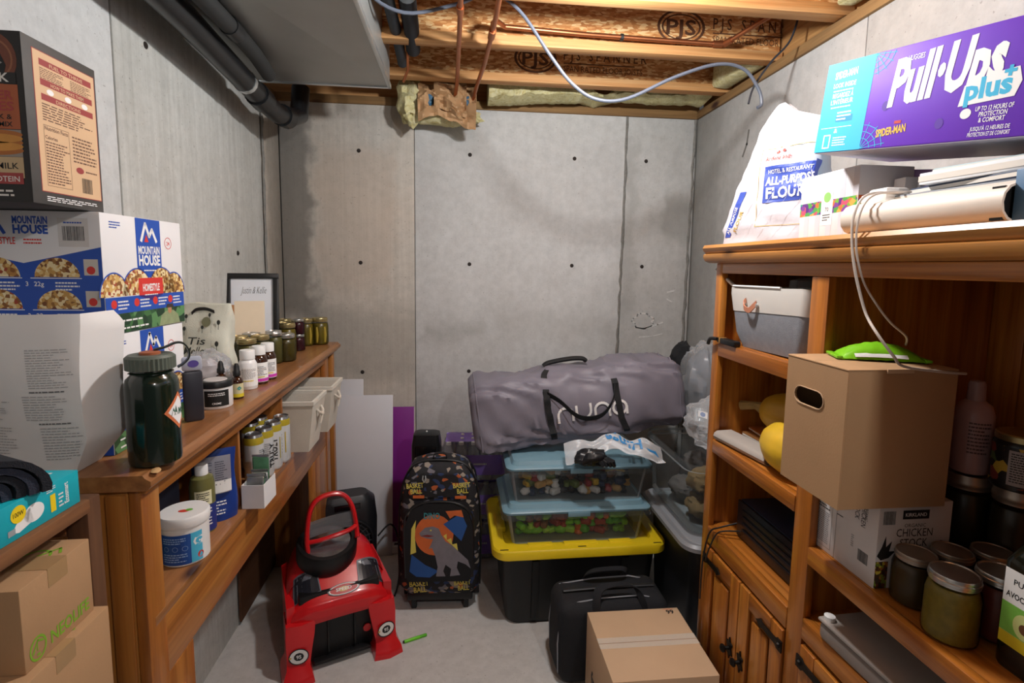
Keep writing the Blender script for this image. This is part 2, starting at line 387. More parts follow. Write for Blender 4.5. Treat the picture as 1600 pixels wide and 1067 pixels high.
for k, yj in enumerate((2.60, 2.195, 1.79, 1.385, .98, .575, .17, -.235, -.64)):
    x0 = -.35 if k < 3 else XL
    j = B('joist', osb, ceil, x0, XR+.02, yj-.005, yj+.005, ZJ+.036, ZJ+JH-.036, 0)
    for z in (ZJ, ZJ+JH-.038): B('flange', lvl, j, x0, XR+.02, yj-.03, yj+.03, z, z+.038, .002)
    if k in (0, 1):
        cx = (.37, .93)[k]; f = Face(j, (0, yj-.005, ZJ+.038), (1, 0, 0), (0, 0, 1))
        f.ring('stencil', brand, cx, .085, .105, .012, 0, .07); f.ring('stencil', brand, cx, .085, .086, .008, 0, .052)
        f.text('stencil', brand, 'PJS', cx, .055, .06, 'C', .13, 0, .02)
        f.text('stencil', brand, 'P J S   S P A N N E R', cx+.14, .085, .045, 'L', .42, 0, .01)
        f.text('stencil', brand, 'SPAN RATED FLOOR JOISTS', cx+.14, .03, .028, 'L', .40, 0, .0); f.rect('stencil', brand, cx+.14, .066, cx+.5, .071)
        if k == 1: f.line('stencil', brand, [(cx-.02, -.0), (cx+.05, 0), (cx+.05, .022), (cx-.02, .022), (cx-.02, 0)], .004); f.line('stencil', brand, [(cx, .005), (cx, .017), (cx+.03, .017)], .003)
        f.done()
struct(B('wall_rim_right', wood('rim_board', '#8e6234', '#b1824c', '#c79a62', 'y', .8, 24, 0, False), None, XR+.03, XR+.07, Y0, YB, ZJ, ZJ+JH, 0))
struct(B('wall_rim_back', MATS['joist_flange'], None, XL-.1, XR+.03, YB+.05, YB+.09, ZJ, ZJ+JH, 0))

# yellow glass-fibre insulation
def fibre(name):
    if name in MATS: return MATS[name]
    n = NT(name); co = n.coord((1, 1, 1)); f = n.noise(co, 28, 7, .75, 1.5)
    n.col(n.ramp(f, [(.3, srgb('#c4b26c')), (.5, srgb('#ece2a8')), (.7, srgb('#f7f2d0'))])); n.b.inputs['Roughness'].default_value = 1
    n.bump(f, .9, .02); MATS[name] = n.m; return n.m
fib = fibre('yellow_glass_fibre'); kraft = M('kraft_paper', '#b08a62', .65, var=.10, vs=12, bump=.15)
ins = thing('insulation_batt', 'yellow fibreglass insulation batt stuffed along the rim above the back wall', 'insulation', (.65, 2.80, ZJ))
mb = MB(); n = 60; rings = []
for i in range(n+1):
    t = i/n; x = -.50+1.18*t; h = .09+.035*math.sin(t*9)+.10*noise.noise(Vector((t*7, 1, 2))); d = .10+.03*noise.noise(Vector((t*9, 5, 2))); dr = -.05*max(0, 1-t*1.7)
    rings.append([(x, -d+(.03*noise.noise(Vector((x*14, a*2.1, 4)))) if abs(math.cos(a)+1) < .4 else d*math.cos(a), .004+dr+(h-dr)*(.5+.5*math.sin(a))+.012*noise.noise(Vector((x*22, a*3, 9)))) for a in [2*math.pi*q/14 for q in range(14)]])
mb.loft(rings).build('glass_fibre', fib, ins)
ins2 = thing('insulation_batt', 'short tuft of yellow insulation at the joist end over the right wall', 'insulation', (1.31, 2.40, ZJ))
MB().box(-.05, .045, -.17, .17, .003, .20, None, .03, 3).wob(.012, 20, 3).build('glass_fibre', fib, ins2)
ins3 = thing('insulation_batt', 'pale insulation tuft in the joist bay above the purple carton', 'insulation', (1.33, 1.585, ZJ))
MB().box(-.05, .025, -.165, .165, .003, .20, None, .03, 3).wob(.012, 20, 8).build('glass_fibre', fib, ins3)
# torn bundle of insulation in its brown paper, hung in the corner over the back wall
bun = thing('insulation_bundle', 'crumpled brown-paper-faced insulation bundle packed around the copper pipes', 'insulation', (-.09, 2.79, 2.30))
def lump(c, r, seed, amp=.25, nu=20, nv=14):
    m = MB(); rings = []
    for i in range(nv+1):
        t = math.pi*(i+.02)/(nv+.04); rings.append([])
        for j in range(nu):
            a = 2*math.pi*j/nu; d = Vector((math.sin(t)*math.cos(a), math.sin(t)*math.sin(a), -math.cos(t)))
            k = 1+amp*noise.noise(d*2.2+Vector((seed, seed*2, 0)))+amp*.5*noise.noise(d*6+Vector((seed, 0, 0))); rings[-1].append((c[0]+d.x*r[0]*k, c[1]+d.y*r[1]*k, c[2]+d.z*r[2]*k))
    return m.loft(rings)
lump((-.155, -.02, .115), (.07, .075, .115), 3, .35).build('glass_fibre', fib, bun)
lump((.03, .01, .05), (.19, .07, .045), 7, .25).build('glass_fibre', fib, bun)
def pap(u, v):
    x = -.115+.29*u; z = .0+.18*v+.03*math.sin(u*5)*(1-v)+.02*noise.noise(Vector((u*5, v*4, 2)))
    y = -.085-.03*math.sin(v*3.1)+.05*noise.noise(Vector((u*4.2, v*3.2, 1)))+.022*noise.noise(Vector((u*11, v*9, 5)))
    return (x, y, z)
MB().grid(pap, 26, 18, .0015).build('paper_facing', kraft, bun, ang=25)
def pap2(u, v): x, y, z = pap(u*.55+.35, v); return (x-.02, y-.022+.02*noise.noise(Vector((u*6, v*8, 7))), z*.8+.045)
MB().grid(pap2, 18, 14, .0015).build('paper_facing', kraft, bun, ang=25)
lump((-.06, -.09, .11), (.022, .012, .035), 9, .3).build('blue_tape', M('blue_tape', '#2b5a78', .5), bun)
lump((.125, -.10, .105), (.018, .012, .025), 4, .3).build('blue_tape', M('blue_tape', '#2b5a78', .5), bun)

# ---------------------------------------------------------------- duct, pipes and cables
galv = M('galvanised_sheet', '#a9aba8', .42, .55, var=.09, vs=5, bump=.04, bs=30)
galv2 = M('galvanised_edge', '#d4d8d8', .3, .8, var=.05)
blk_pipe = M('black_abs', '#191a1c', .35, var=.15, vs=10)
duct = thing('duct', 'grey galvanised sheet-metal duct hanging under the joists beside black drain pipe', 'duct', (-.585, 1.4, 2.36))
B('duct_body', galv, duct, -.28, .28, -2.4, 1.005, .004, .30, .002)
# cross-broken bottom sheets
m = MB(); m._add([(-.27, -.6, .0), (.276, -.6, 0), (.276, .995, .0), (-.27, .995, .0), (-.03, .2, -.016)], [(0, 1, 4), (1, 2, 4), (2, 3, 4), (3, 0, 4)]); m.build('bottom_sheet', galv, duct, False)
m = MB(); m._add([(-.27, -2.2, .0), (.276, -2.2, 0), (.276, -.61, .0), (-.27, -.61, .0), (0, -1.4, -.016)], [(0, 1, 4), (1, 2, 4), (2, 3, 4), (3, 0, 4)]); m.build('bottom_sheet', galv, duct, False)
B('slip_joint', galv2, duct, .272, .286, -2.4, 1.005, -.006, .012, .001); B('slip_joint', galv2, duct, -.285, -.272, -2.4, 1.005, -.006, .012, .001)
B('slip_joint', galv2, duct, -.285, .285, .995, 1.01, -.006, .014, .001); B('seam', galv2, duct, -.28, .28, -.61, -.602, -.009, .004, .001)
def pipe(name, label, pts, r, mat, cat='pipe', seg=16, parts=(), group=None):
    t = thing(name, label, cat, pts[0], 0, group); o = Vector(pts[0])
    MB().tube([Vector(p)-o for p in pts], r, seg).build('pipe_run', mat, t)
    for (nm, a, b, rr, m) in parts: MB().tube([Vector(a)-o, Vector(b)-o], rr, seg).build(nm, m, t)
    return t
t = pipe('drain_pipe', 'black plastic drain pipe with silver band running along the left wall', [(-.815, .2, 2.309), (-.815, 1.5, 2.309), (-.815, 1.7, 2.303), (-.815, 2.28, 2.258), (-.813, 2.35, 2.250), (-.80, 2.43, 2.237), (-.785, 2.54, 2.245), (-.77, 2.66, 2.29), (-.77, 2.70, 2.43)], .042, blk_pipe,
     parts=[('band', (-.815, 2.13, 2.2696), (-.815, 2.15, 2.2681), .0445, galv2), ('elbow_collar', (-.815, 2.25, 2.2603), (-.8135, 2.33, 2.2523), .049, blk_pipe), ('elbow_collar', (-.793, 2.48, 2.241), (-.785, 2.54, 2.245), .049, blk_pipe)])
pipe('drain_pipe', 'dull black pipe squeezed between duct and banded drain pipe', [(-.722, .2, 2.322), (-.722, 1.88, 2.322), (-.724, 2.0, 2.318), (-.735, 2.16, 2.305)], .027, M('dusty_black', '#232322', .7, var=.2), parts=[('coupling', (-.722, 1.78, 2.322), (-.722, 1.84, 2.322), .0305, blk_pipe)])
pipe('insulated_pipe', 'black foam-insulated pipe beside the duct with pale collar', [(-.17, 1.5, 2.52), (-.185, 2.1, 2.50), (-.195, 2.32, 2.49)], .030, M('black_foam', '#1d1e22', .85, var=.15), parts=[('collar', (-.178, 1.84, 2.509), (-.1805, 1.90, 2.507), .033, M('silver_tape', '#8b99a3', .35, .6))])
pipe('insulated_pipe', 'dark hose tucked between the duct and the foam-insulated pipe', [(-.245, 1.5, 2.50), (-.25, 2.2, 2.50), (-.25, 2.42, 2.47)], .022, M('dark_hose', '#1a2027', .6, var=.2))
copper = M('copper', '#a4633f', .38, .85, var=.22, vs=14)
pipe('copper_pipe', 'thin copper tube dropping beside the duct', [(-.215, 1.9, 2.54), (-.218, 2.3, 2.50), (-.222, 2.36, 2.42), (-.245, 2.39, 2.38)], .006, copper, seg=8)
pipe('copper_pipe', 'copper pipe slung under the joists into the left of the brown insulation bundle', [(.008, .2, 2.452), (.003, 1.9, 2.450), (-.010, 2.56, 2.446), (-.018, 2.66, 2.43), (-.02, 2.73, 2.40)], .0095, copper, parts=[('fitting', (.003, 1.84, 2.4502), (.0028, 1.885, 2.4500), .013, copper)])
pipe('copper_pipe', 'copper pipe with a tee slung under the joists into the insulation bundle', [(.150, .2, 2.452), (.128, 1.9, 2.450), (.110, 2.30, 2.448), (.085, 2.58, 2.444), (.072, 2.68, 2.42), (.068, 2.74, 2.39)], .0095, copper, parts=[('fitting', (.1235, 2.0, 2.4495), (.121, 2.06, 2.4492), .014, copper)])
pipe('copper_pipe', 'long copper pipe clipped along the face of the second joist', [(.124, 2.03, 2.464), (.126, 2.035, 2.49), (.14, 2.06, 2.512), (.18, 2.13, 2.522), (.5, 2.148, 2.520), (1.08, 2.145, 2.512), (1.10, 2.13, 2.512), (1.19, 1.86, 2.540), (1.20, 1.80, 2.545)], .0095, copper,
     parts=[('fitting', (1.05, 2.145, 2.5125), (1.09, 2.14, 2.512), .013, copper), ('fitting', (1.097, 2.137, 2.512), (1.11, 2.10, 2.515), .013, copper), ('pipe_clip', (.655, 2.148, 2.5175), (.667, 2.148, 2.5173), .014, M('black_clip', '#20201f', .5))])
def smooth(pts, k=6):
    P = [Vector(p) for p in pts]; out = []
    for i in range(len(P)-1):
        a, b, c, d = P[max(i-1, 0)], P[i], P[i+1], P[min(i+2, len(P)-1)]
        for j in range(k):
            t = j/k; out.append(.5*((2*b)+(c-a)*t+(2*a-5*b+4*c-d)*t*t+(3*b-a-3*c+d)*t**3))
    return out+[P[-1]]
def cable(name, label, pts, r, mat, cat='cable', group=None, k=6, seg=8, parts=None):
    t = thing(name, label, cat, pts[0], 0, group); o = Vector(pts[0])
    MB().tube([p-o for p in smooth(pts, k)], r, seg).build('cable_sheath', mat, t); return t
greyc = M('grey_cable', '#545a66', .45, var=.08)
cable('ceiling_cable', 'slack grey electrical cable looping below the ceiling joists', [(-0.348, 1.69, 2.614), (-0.317, 1.82, 2.488), (-0.190, 1.90, 2.446), (0.000, 1.92, 2.498), (0.106, 1.90, 2.530), (0.211, 1.90, 2.477), (0.327, 1.90, 2.329), (0.406, 1.90, 2.240), (0.496, 1.90, 2.190), (0.612, 1.90, 2.197), (0.792, 1.90, 2.282), (0.950, 1.90, 2.335), (1.056, 1.90, 2.324), (1.119, 1.90, 2.256), (1.135, 1.90, 2.203), (1.119, 1.90, 2.187)], .0062, greyc)
cable('ceiling_cable', 'thin dark wire hanging from the joist bay over the flour bag', [(1.32, 1.98, 2.60), (1.28, 1.97, 2.47), (1.20, 1.96, 2.38), (1.125, 1.94, 2.28), (1.10, 1.93, 2.21)], .004, M('dark_wire', '#2b2d33', .5))
# bare bulb under a joist: the lamp that lights the room
lamp = thing('ceiling_lamp', 'bare bulb in a white ceiling lampholder on the joist', 'lamp', (LAMP_POS[0], LAMP_POS[1], 2.535))
B('junction_box', M('steel_box', '#9a9c9e', .4, .8), lamp, -.05, .05, -.066, .05, .0005, .04, .004)
MB().lathe([(.0, -.0005), (.055, -.0005), (.055, -.02), (.035, -.045), (.02, -.05), (0, -.05)], 24).build('lampholder', M('porcelain', '#e9e7e2', .25), lamp)
MB().lathe([(.012, -.05), (.014, -.07), (.03, -.105), (.03, -.12), (.018, -.14), (.0, -.145)], 20).build('bulb', emission('bulb_glow', '#fff2dc', 6), lamp)
ld = bpy.data.lights.new('bulb_light', 'POINT'); ld.energy = LAMP_W; ld.color = (.985, .992, 1.0); ld.shadow_soft_size = .045
lo = bpy.data.objects.new('bulb_light', ld); C.objects.link(lo); lo.parent = lamp; lo.location = (0, 0, LAMP_POS[2]-2.535)
lamp2 = copy_tree(lamp); lamp2['label'] = 'unseen fill bulb added on a joist behind the camera'; lamp2.location = (.82, -.565, 2.535)  # added fill light from behind the camera, fixture out of view
for o in lamp2.children:
    if o.type == 'LIGHT': o.data = ld.copy(); o.data.energy = LAMP2_W
# ================================================================ FURNITURE
hy = wood('honey_pine_y', '#85491b', '#a8682c', '#bd803d', 'y', .38, 20, .25); hz = wood('honey_pine_z', '#85491b', '#a8682c', '#bd803d', 'z', .38, 20, .25)
hx = wood('honey_pine_x', '#85491b', '#a8682c', '#bd803d', 'x', .38, 20, .25); htop = wood('honey_pine_top', '#80502d', '#9c683c', '#ad794a', 'y', .36, 16, .25)
oy = wood('orange_pine_y', '#8a4a12', '#b36b24', '#cb8737', 'y', .38, 22, .3); oz = wood('orange_pine_z', '#8a4a12', '#b36b24', '#cb8737', 'z', .38, 22, .3)
ox = wood('orange_pine_x', '#774010', '#9a581e', '#b36f2a', 'x', .4, 22, .3); otop = wood('pale_pine_top', '#a3682c', '#bd8140', '#cf9853', 'y', .36, 16, .3)
iron = M('black_iron', '#17120f', .5, .6, var=.2, vs=30, bump=.3, bs=80)
# ---- low open bookcase along the left wall (local y runs from near end to far end; x=0 is the front)
ls = thing('low_bookcase', 'long low honey-brown wooden bookcase with an open lower shelf along the left wall', 'bookcase', (-.60, 1.0, 0), 1.0)
XBK = -.325
m = MB().prism([(XBK-.0, 1.150), (.018, 1.150), (.026, 1.158), (.026, 1.168), (.016, 1.174), (.012, 1.180), (XBK, 1.180)], (0, -.012, 0), (1, 0, 0), (0, 0, 1), -1.70); m.build('top_board', htop, ls)
B('crown_moulding', hy, ls, -.004, .010, .0, 1.675, 1.138, 1.150, .003)
B('top_rail', hy, ls, -.022, -.002, .06, 1.46, 1.110, 1.1495, .002)
B('front_post', hz, ls, -.022, 0, .0, .062, 0, 1.149, .003); B('front_post', hz, ls, -.022, 0, 1.455, 1.52, 0, 1.149, .003)
B('front_post', hz, ls, -.026, -.002, 1.62, 1.66, 0, 1.149, .003)
B('leg_panel', hz, ls, -.021, -.003, .0625, .168, 0, .716, .002); B('leg_panel', hz, ls, -.021, -.003, 1.20, 1.4545, 0, .716, .002)
B('apron', hy, ls, -.022, -.003, .0625, 1.4545, .718, .852, .002); B('shelf', htop, ls, XBK+.012, .001, .022, 1.456, .852, .872, .002)
B('side_panel', hz, ls, XBK, -.023, .0, .020, 0, 1.149, .002); B('side_panel', hz, ls, XBK, -.023, 1.64, 1.66, 0, 1.149, .002)
B('side_moulding', hz, ls, -.06, -.024, -.006, -.0005, 0, 1.14, .002)
B('divider', hz, ls, XBK+.012, -.023, .505, .52, .8725, 1.149, .001); B('divider', hz, ls, XBK+.012, -.023, .89, .906, .8725, 1.149, .001); B('divider', hz, ls, XBK+.012, -.023, 1.458, 1.475, .7, 1.149, .001)
B('back_panel', wood('dark_ply', '#3d2413', '#52311a', '#603c22', 'y', .6, 14, 0, False), ls, XBK, XBK+.010, .021, 1.639, .70, 1.149, 0)
B('back_panel', MATS['dark_ply'], ls, XBK, XBK+.010, 1.2, 1.639, .02, .699, 0)
MB().lathe([(.001, 0), (.011, .001), (.009, .003), (.0, .004)], 9, (.021, .014, 1.1785)).wob(.004, 60, 3).build('chipped_corner', M('bare_wood', '#c59c68', .8), ls)
lump((-.0025, .12, .625), (.001, .010, .016), 3, .3).build('chipped_finish', MATS['bare_wood'], ls)

# ---- rough wooden rack nearest on the left
rw_y = wood('rough_plank_y', '#4e2f19', '#6e4526', '#8a5c35', 'y', .8, 18, 0); rw_z = wood('rough_plank_z', '#3e2615', '#5a3820', '#6f4a2c', 'z', .85, 18, 0)
rk = thing('plank_rack', 'rough unpainted wooden plank rack standing beside the low bookcase', 'rack', (-.76, .80, 0))
B('shelf_plank', rw_y, rk, -.10, .13, -.42, .115, 1.148, 1.172, .003); B('shelf_plank', rw_y, rk, -.185, -.105, -.42, .115, 1.148, 1.172, .003)
B('post', rw_z, rk, .085, .122, .118, .152, 0, 1.166, .004); B('post', rw_z, rk, -.185, -.15, .118, .152, 0, 1.166, .004); B('post', rw_z, rk, .085, .122, -.42, -.385, 0, 1.147, .004); B('post', rw_z, rk, -.185, -.15, -.42, -.385, 0, 1.147, .004)
B('cross_rail', rw_y, rk, -.149, .084, .12, .14, 1.10, 1.147, .003); B('cross_rail', rw_y, rk, -.149, .084, .12, .14, .70, .74, .003)
B('shelf_plank', rw_y, rk, -.10, .12, -.384, .117, .715, .740, .003); B('shelf_plank', rw_y, rk, -.149, -.105, -.384, .117, .715, .740, .003)

# ---- tall orange-pine bookcase along the right wall
bc = thing('tall_bookcase', 'orange pine bookcase with iron-hinged doors along the right wall', 'bookcase', (1.11, 1.0, 0))
FX, BX = .87, 1.345; YF, YN = 1.665, .30      # front, back, far end, near end
w = dict(w=True)
m = MB().prism([(.862, 1.600), (.845, 1.606), (.838, 1.618), (.838, 1.628), (.846, 1.632), (.838, 1.640), (.834, 1.650), (.840, 1.660), (1.35, 1.660), (1.35, 1.600)], (0, YF+.035, 0), (1, 0, 0), (0, 0, 1), YF-YN+.07); m.build('top_board', otop, bc, True, True)
B('top_rail', oy, bc, FX, FX+.02, YN+.05, YF-.04, 1.566, 1.5995, .002, True)
B('front_stile', oz, bc, FX, FX+.022, YF-.040, YF, .0, 1.5995, .003, True); B('front_stile', oz, bc, FX, FX+.022, 1.128, 1.188, 0, 1.5655, .003, True); B('front_stile', oz, bc, FX, FX+.022, YN, YN+.05, 0, 1.5995, .003, True)
B('side_panel', oz, bc, FX+.022, BX, YF-.022, YF, 0, 1.5995, .001, True); B('side_panel', oz, bc, FX+.022, BX, YN, YN+.02, 0, 1.5995, .001, True); B('partition', oz, bc, FX+.0225, BX-.012, 1.150, 1.170, .0, 1.5995, .001, True)
yy = YN+.021; k = 0
while yy < YF-.03:
    y2 = min(yy+.094, YF-.023); B('back_plank', oz, bc, BX-.010, BX, yy, y2-.002, .02, 1.5995, .0015, True); yy = y2
for z0, z1, dz in ((1.29, 1.335, 0), (.955, 1.0, 0), (.63, .69, 0)):
    B('shelf', oy, bc, FX+.021, BX-.012, 1.1705, YF-.0225, z1-.022, z1, .001, True); B('shelf_rail', oy, bc, FX-.002, FX+.0205, 1.1885, YF-.0405, z0, z1, .003, True)
for z0, z1 in ((.850, .895), (.650, .705)):
    B('shelf', oy, bc, FX+.021, BX-.012, YN+.0205, 1.1495, z1-.022, z1, .001, True); B('shelf_rail', oy, bc, FX-.002, FX+.0205, YN+.0505, 1.1275, z0, z1, .003, True)
B('base_rail', oy, bc, FX-.001, FX+.02, 1.1885, YF-.0405, .0, .10, .003, True); B('base_rail', oy, bc, FX-.001, FX+.02, YN+.0505, 1.1275, .0, .10, .003, True)
def pine_door(y0, y1, z0, z1, hinge_far, knob=True):
    d = MB().box(FX+.004, FX+.016, y0, y1, z0, z1).build('door', oz, bc, True, True)
    for a, b in ((y0, y0+.05), (y1-.05, y1)): B('door_stile', oz, d, FX-.008, FX+.0035, a, b, z0, z1, .003, True)
    for a, b in ((z0, z0+.06), (z1-.05, z1)): B('door_rail', oy, d, FX-.0075, FX+.0035, y0+.0505, y1-.0505, a, b, .003, True)
    B('raised_panel', oz, d, FX-.006, FX+.0035, y0+.065, y1-.065, z0+.085, z1-.075, .006, True)
    B('panel_moulding', oy, d, FX-.010, FX+.003, y0+.058, y1-.058, z0+.064, z0+.080, .003, True)
    for zz in (z1-.045, z0+.13):
        hy0, hy1 = (y1-.11, y1+.006) if hinge_far else (y0-.006, y0+.11)
        m = MB(); tip = hy0 if hinge_far else hy1; root = hy1 if hinge_far else hy0; s = 1 if hinge_far else -1
        m.prism([(root, -.016), (root-s*.02, -.016), (root-s*.028, -.009), (tip+s*.03, -.008), (tip+s*.018, -.013), (tip, 0), (tip+s*.018, .013), (tip+s*.03, .008), (root-s*.028, .009), (root-s*.02, .016), (root, .016)], (FX-.0085, 0, zz), (0, 1, 0), (0, 0, 1), -.004)
        h = m.build('strap_hinge', iron, d, False, True)
        MB().lathe([(.008, 0), (.006, .005), (0, .006)], 8, m=Matrix.Translation((FX-.0128, root-s*.012, zz)) @ Matrix.Rotation(R(-90), 4, 'Y')).build('hinge_bolt', iron, h, True, True)
    if knob:
        yk = y0+.028 if hinge_far else y1-.028; zk = (z0+z1)/2+.02
        pl = MB().prism([(.012*math.cos(R(a))*(1.6 if i % 2 else .8), .03*math.sin(R(a))*(1.2 if i % 2 else .8)) for i, a in enumerate(range(0, 360, 30))], (FX-.0085, yk, zk), (0, 1, 0), (0, 0, 1), -.004).build('knob_plate', iron, d, False, True)
        MB().lathe([(.006, 0), (.005, .012), (.012, .016), (.013, .022), (.006, .028), (0, .029)], 10, m=Matrix.Translation((FX-.0128, yk, zk)) @ Matrix.Rotation(R(-90), 4, 'Y')).build('knob', iron, pl, True, True)
    return d
pine_door(1.402, 1.622, .105, .622, True); pine_door(1.191, 1.398, .105, .622, False)
pine_door(.74, 1.120, .105, .640, True); pine_door(.352, .736, .105, .640, False)
# ================================================================ LEFT SIDE: boxes, bottles, jars
card = M('brown_cardboard', '#b08a63', .8, var=.07, vs=6, bump=.06, bs=200); card2 = M('tan_cardboard', '#c7a684', .75, var=.05, vs=6, bump=.05, bs=200); card_in = M('cut_cardboard', '#8d6b49', .9)
white_card = M('white_carton', '#e8e6e6', .55, var=.03); navy = M('carton_blue', '#1f4fb0', .5, var=.03); red = M('print_red', '#d8352c', .5, var=.02); grey_ink = M('grey_ink', '#8b8a8c', .6, var=0)
green_pic = blotch('forest_picture', ['#2f5a33', '#41713f', '#24492a', '#5a8a55', '#1d3b24'], 55, .5, bump=0)
food = [blotch('food_picture_a', ['#d9b26a', '#b98544', '#e6cf9a', '#8c5a2c', '#f0dfb4', '#a5472a'], 150, .6, bump=0), blotch('food_picture_b', ['#c99a52', '#e3c27e', '#9a6a33', '#edd9a6', '#7b4a22'], 170, .6, bump=0)]
def carton(name, label, cat, loc, sx, sy, sz, mat, rz=0, group=None, rot=None, bev=.002, seam=True, tape=None):
    t = thing(name, label, cat, loc, rz, group, rot); B('carton_body', mat, t, -sx/2, sx/2, -sy/2, sy/2, 0, sz, bev)
    return t
def faces(t, sx, sy, sz):
    return dict(front=Face(t, (-sx/2, -sy/2, 0), (1, 0, 0), (0, 0, 1)), right=Face(t, (sx/2, -sy/2, 0), (0, 1, 0), (0, 0, 1)), left=Face(t, (-sx/2, sy/2, 0), (0, -1, 0), (0, 0, 1)), top=Face(t, (-sx/2, -sy/2, sz), (1, 0, 0), (0, 1, 0)))
def mountain(f, mat, acc, x, y, s, lift=1):
    w_ = .16*s
    f.line('logo', mat, [(x, y), (x+.35*s, y+.8*s), (x+.62*s, y+.22*s), (x+.85*s, y+.55*s), (x+1.15*s, y)], w_, lift); f.poly('logo_accent', acc, [(x+.22*s, y-.05*s), (x+.55*s, y-.05*s), (x+.39*s, y+.3*s)], lift)
def meal_box(label, loc, rz=0, full=True):
    sx, sy, sz = .25, .285, .247
    t = carton('meal_carton', label, 'carton', loc, sx, sy, sz, white_card, rz); F = faces(t, sx, sy, sz); f = F['right']
    f.rect('printed_panel', navy, .108, .115, .198, sz-.001); mountain(f, WHT(), red, .126, .197, .048, 2)
    f.text('printed_text', WHT(), 'MOUNTAIN', .153, .168, .017, 'C', .078, 2, .03); f.text('printed_text', WHT(), 'HOUSE', .153, .143, .022, 'C', .078, 2, .04); f.small('printed_text', WHT(), .13, .128, .176, .134, 1, 2)
    for x, y, r, q in ((.03, .078, .042, 0), (.245, .075, .044, 1), (.105, .078, .050, 0), (.195, .078, .052, 1)):
        a0, a1 = 0, 180; f.disc('picture_border', navy, x, y, r+.003, r*1.12+.003, lift=0, a0=0, a1=180); f.disc('food_picture', food[q], x, y, r, r*1.12, lift=1, a0=0, a1=180)
    f.poly('printed_badge', red, [(.108, .075), (.153, .062), (.198, .075), (.198, .1145), (.108, .1145)], 2); f.text('printed_text', WHT(), 'HOMESTYLE', .153, .085, .016, 'C', .062, 3, .03); f.small('printed_text', WHT(), .128, .074, .178, .079, 1, 3)
    f.rect('printed_panel', navy, .0008, .042, sy-.0008, .0765, 2)
    for x in (.025, .098, .165, .225): f.disc('printed_dot', red, x, .062, .009, lift=3); f.small('printed_text', WHT(), x+.012, .048, x+.05, .070, 3, 3, int(x*1000))
    f.rect('landscape_picture', green_pic, .0008, .0008, sy-.0008, .0418, 2); f.small('printed_text', WHT(), .02, .006, .14, .014, 1, 3); f.small('printed_text', WHT(), .02, .022, .14, .030, 1, 3, 5)
    f.poly('hiker_picture', M('hiker_khaki', '#8f9a72', .6, var=.2, vs=60), [(.175, .001), (.185, .025), (.205, .034), (.235, .034), (.255, .022), (.262, .001)], 3); f.disc('hiker_picture', M('hiker_skin', '#b98461', .6), .22, .037, .008, .010, 4); f.poly('hiker_picture', M('hiker_cap', '#3a2e2a', .6), [(.205, .041), (.237, .041), (.233, .050), (.21, .050)], 5)
    f.small('printed_text', navy, .025, sz-.03, .06, sz-.014, 3, 1); f.ring('stamp', red, .228, sz-.052, .014, .0015, 1); f.text('stamp', red, '24', .228, sz-.057, .009, 'C', None, 1)
    f.done(); f = F['front']
    f.poly('printed_panel', navy, [(.0008, .0008), (sx-.0008, .0008), (sx-.0008, .178), (.15, .155), (.105, .145), (.0008, .168)], 0)
    mountain(f, navy, red, .028, .203, .040, 1); f.text('printed_text', navy, 'MOUNTAIN', .090, .222, .014, 'L', .064, 1, .035); f.text('printed_text', navy, 'HOUSE', .090, .203, .016, 'L', .064, 1, .045)
    f.text('printed_text', red, 'HOMESTYLE', .035, .182, .013, 'L', .058, 1, .02); f.small('printed_text', red, .108, .181, .142, .194, 2, 1)
    f.rect('barcode_label', M('label_cream', '#d9d4d0', .6), .172, .178, .228, .234, 0); f.barcode(.180, .190, .220, .218, INK(), 1); f.small('printed_text', navy, .183, .222, .218, .228, 1, 1)
    for y in (.118, .055):
        for x, q in ((.055, 0), (.165, 1)): f.disc('food_picture', food[q], x, y, .042, .038, 1, 0, 180); f.rect('printed_line', WHT(), x-.05, y-.003, x+.045, y-.0015, 1); f.small('printed_text', WHT(), x-.005, y-.028, x+.04, y-.008, 3, 1, int(x*99))
        f.text('printed_text', WHT(), '3', .108, y-.018, .009, 'C', None, 1); f.text('printed_text', WHT(), '22g', .130, y-.018, .009, 'C', None, 1); f.rect('printed_icon', M('icon_cream', '#cfc8bd', .6), .215, y+.004, .242, y+.036, 1); f.disc('printed_icon', red, .228, y+.014, .008, lift=2)
    f.done(); return t
meal_box('white and blue freeze-dried meal carton standing on the bookcase behind the green bottle', (-.828, 1.240, 1.1805))
meal_box('white and blue freeze-dried meal carton stacked on a matching one, under the black box', (-.826, 1.246, 1.428), -1.0)
# flapjack mix box
kb = carton('flapjack_mix_box', 'black and tan flapjack mix box on top of the meal cartons', 'box', (-.815, 1.055, 1.6765), .19, .175, .278, M('charcoal_carton', '#45423f', .6, var=.2, vs=25), 0, bev=.0015)
F = faces(kb, .19, .175, .278); f = F['right']; tan = M('tan_panel', '#d9b48c', .6, var=.04); mar = M('maroon_ink', '#9a3a38', .6); brn = M('brown_ink', '#6d4a38', .6)
f.rect('printed_panel', mar, .020, .022, .170, .262, 0); f.rect('printed_panel', tan, .0215, .0235, .1685, .2605, 1)
for y in (.238, .205, .180): f.rect('printed_band', mar, .034, y, .160, y+.011, 2)
f.text('printed_text', tan, 'FUEL TO THRIVE', .097, .240, .006, 'C', .08, 3); f.text('printed_text', tan, 'HOW TO MAKE THEM', .097, .207, .006, 'C', .08, 3); f.text('printed_text', tan, 'DIRECTIONS', .097, .182, .006, 'C', .06, 3)
for i in range(3): f.disc('measuring_cup_picture', WHT(), .055+.042*i, .197, .008, .005, 2)
f.small('printed_text', brn, .034, .216, .09, .235, 6, 2); f.small('printed_text', brn, .105, .216, .160, .235, 6, 2, 4); f.small('printed_text', brn, .034, .145, .160, .176, 7, 2, 6)
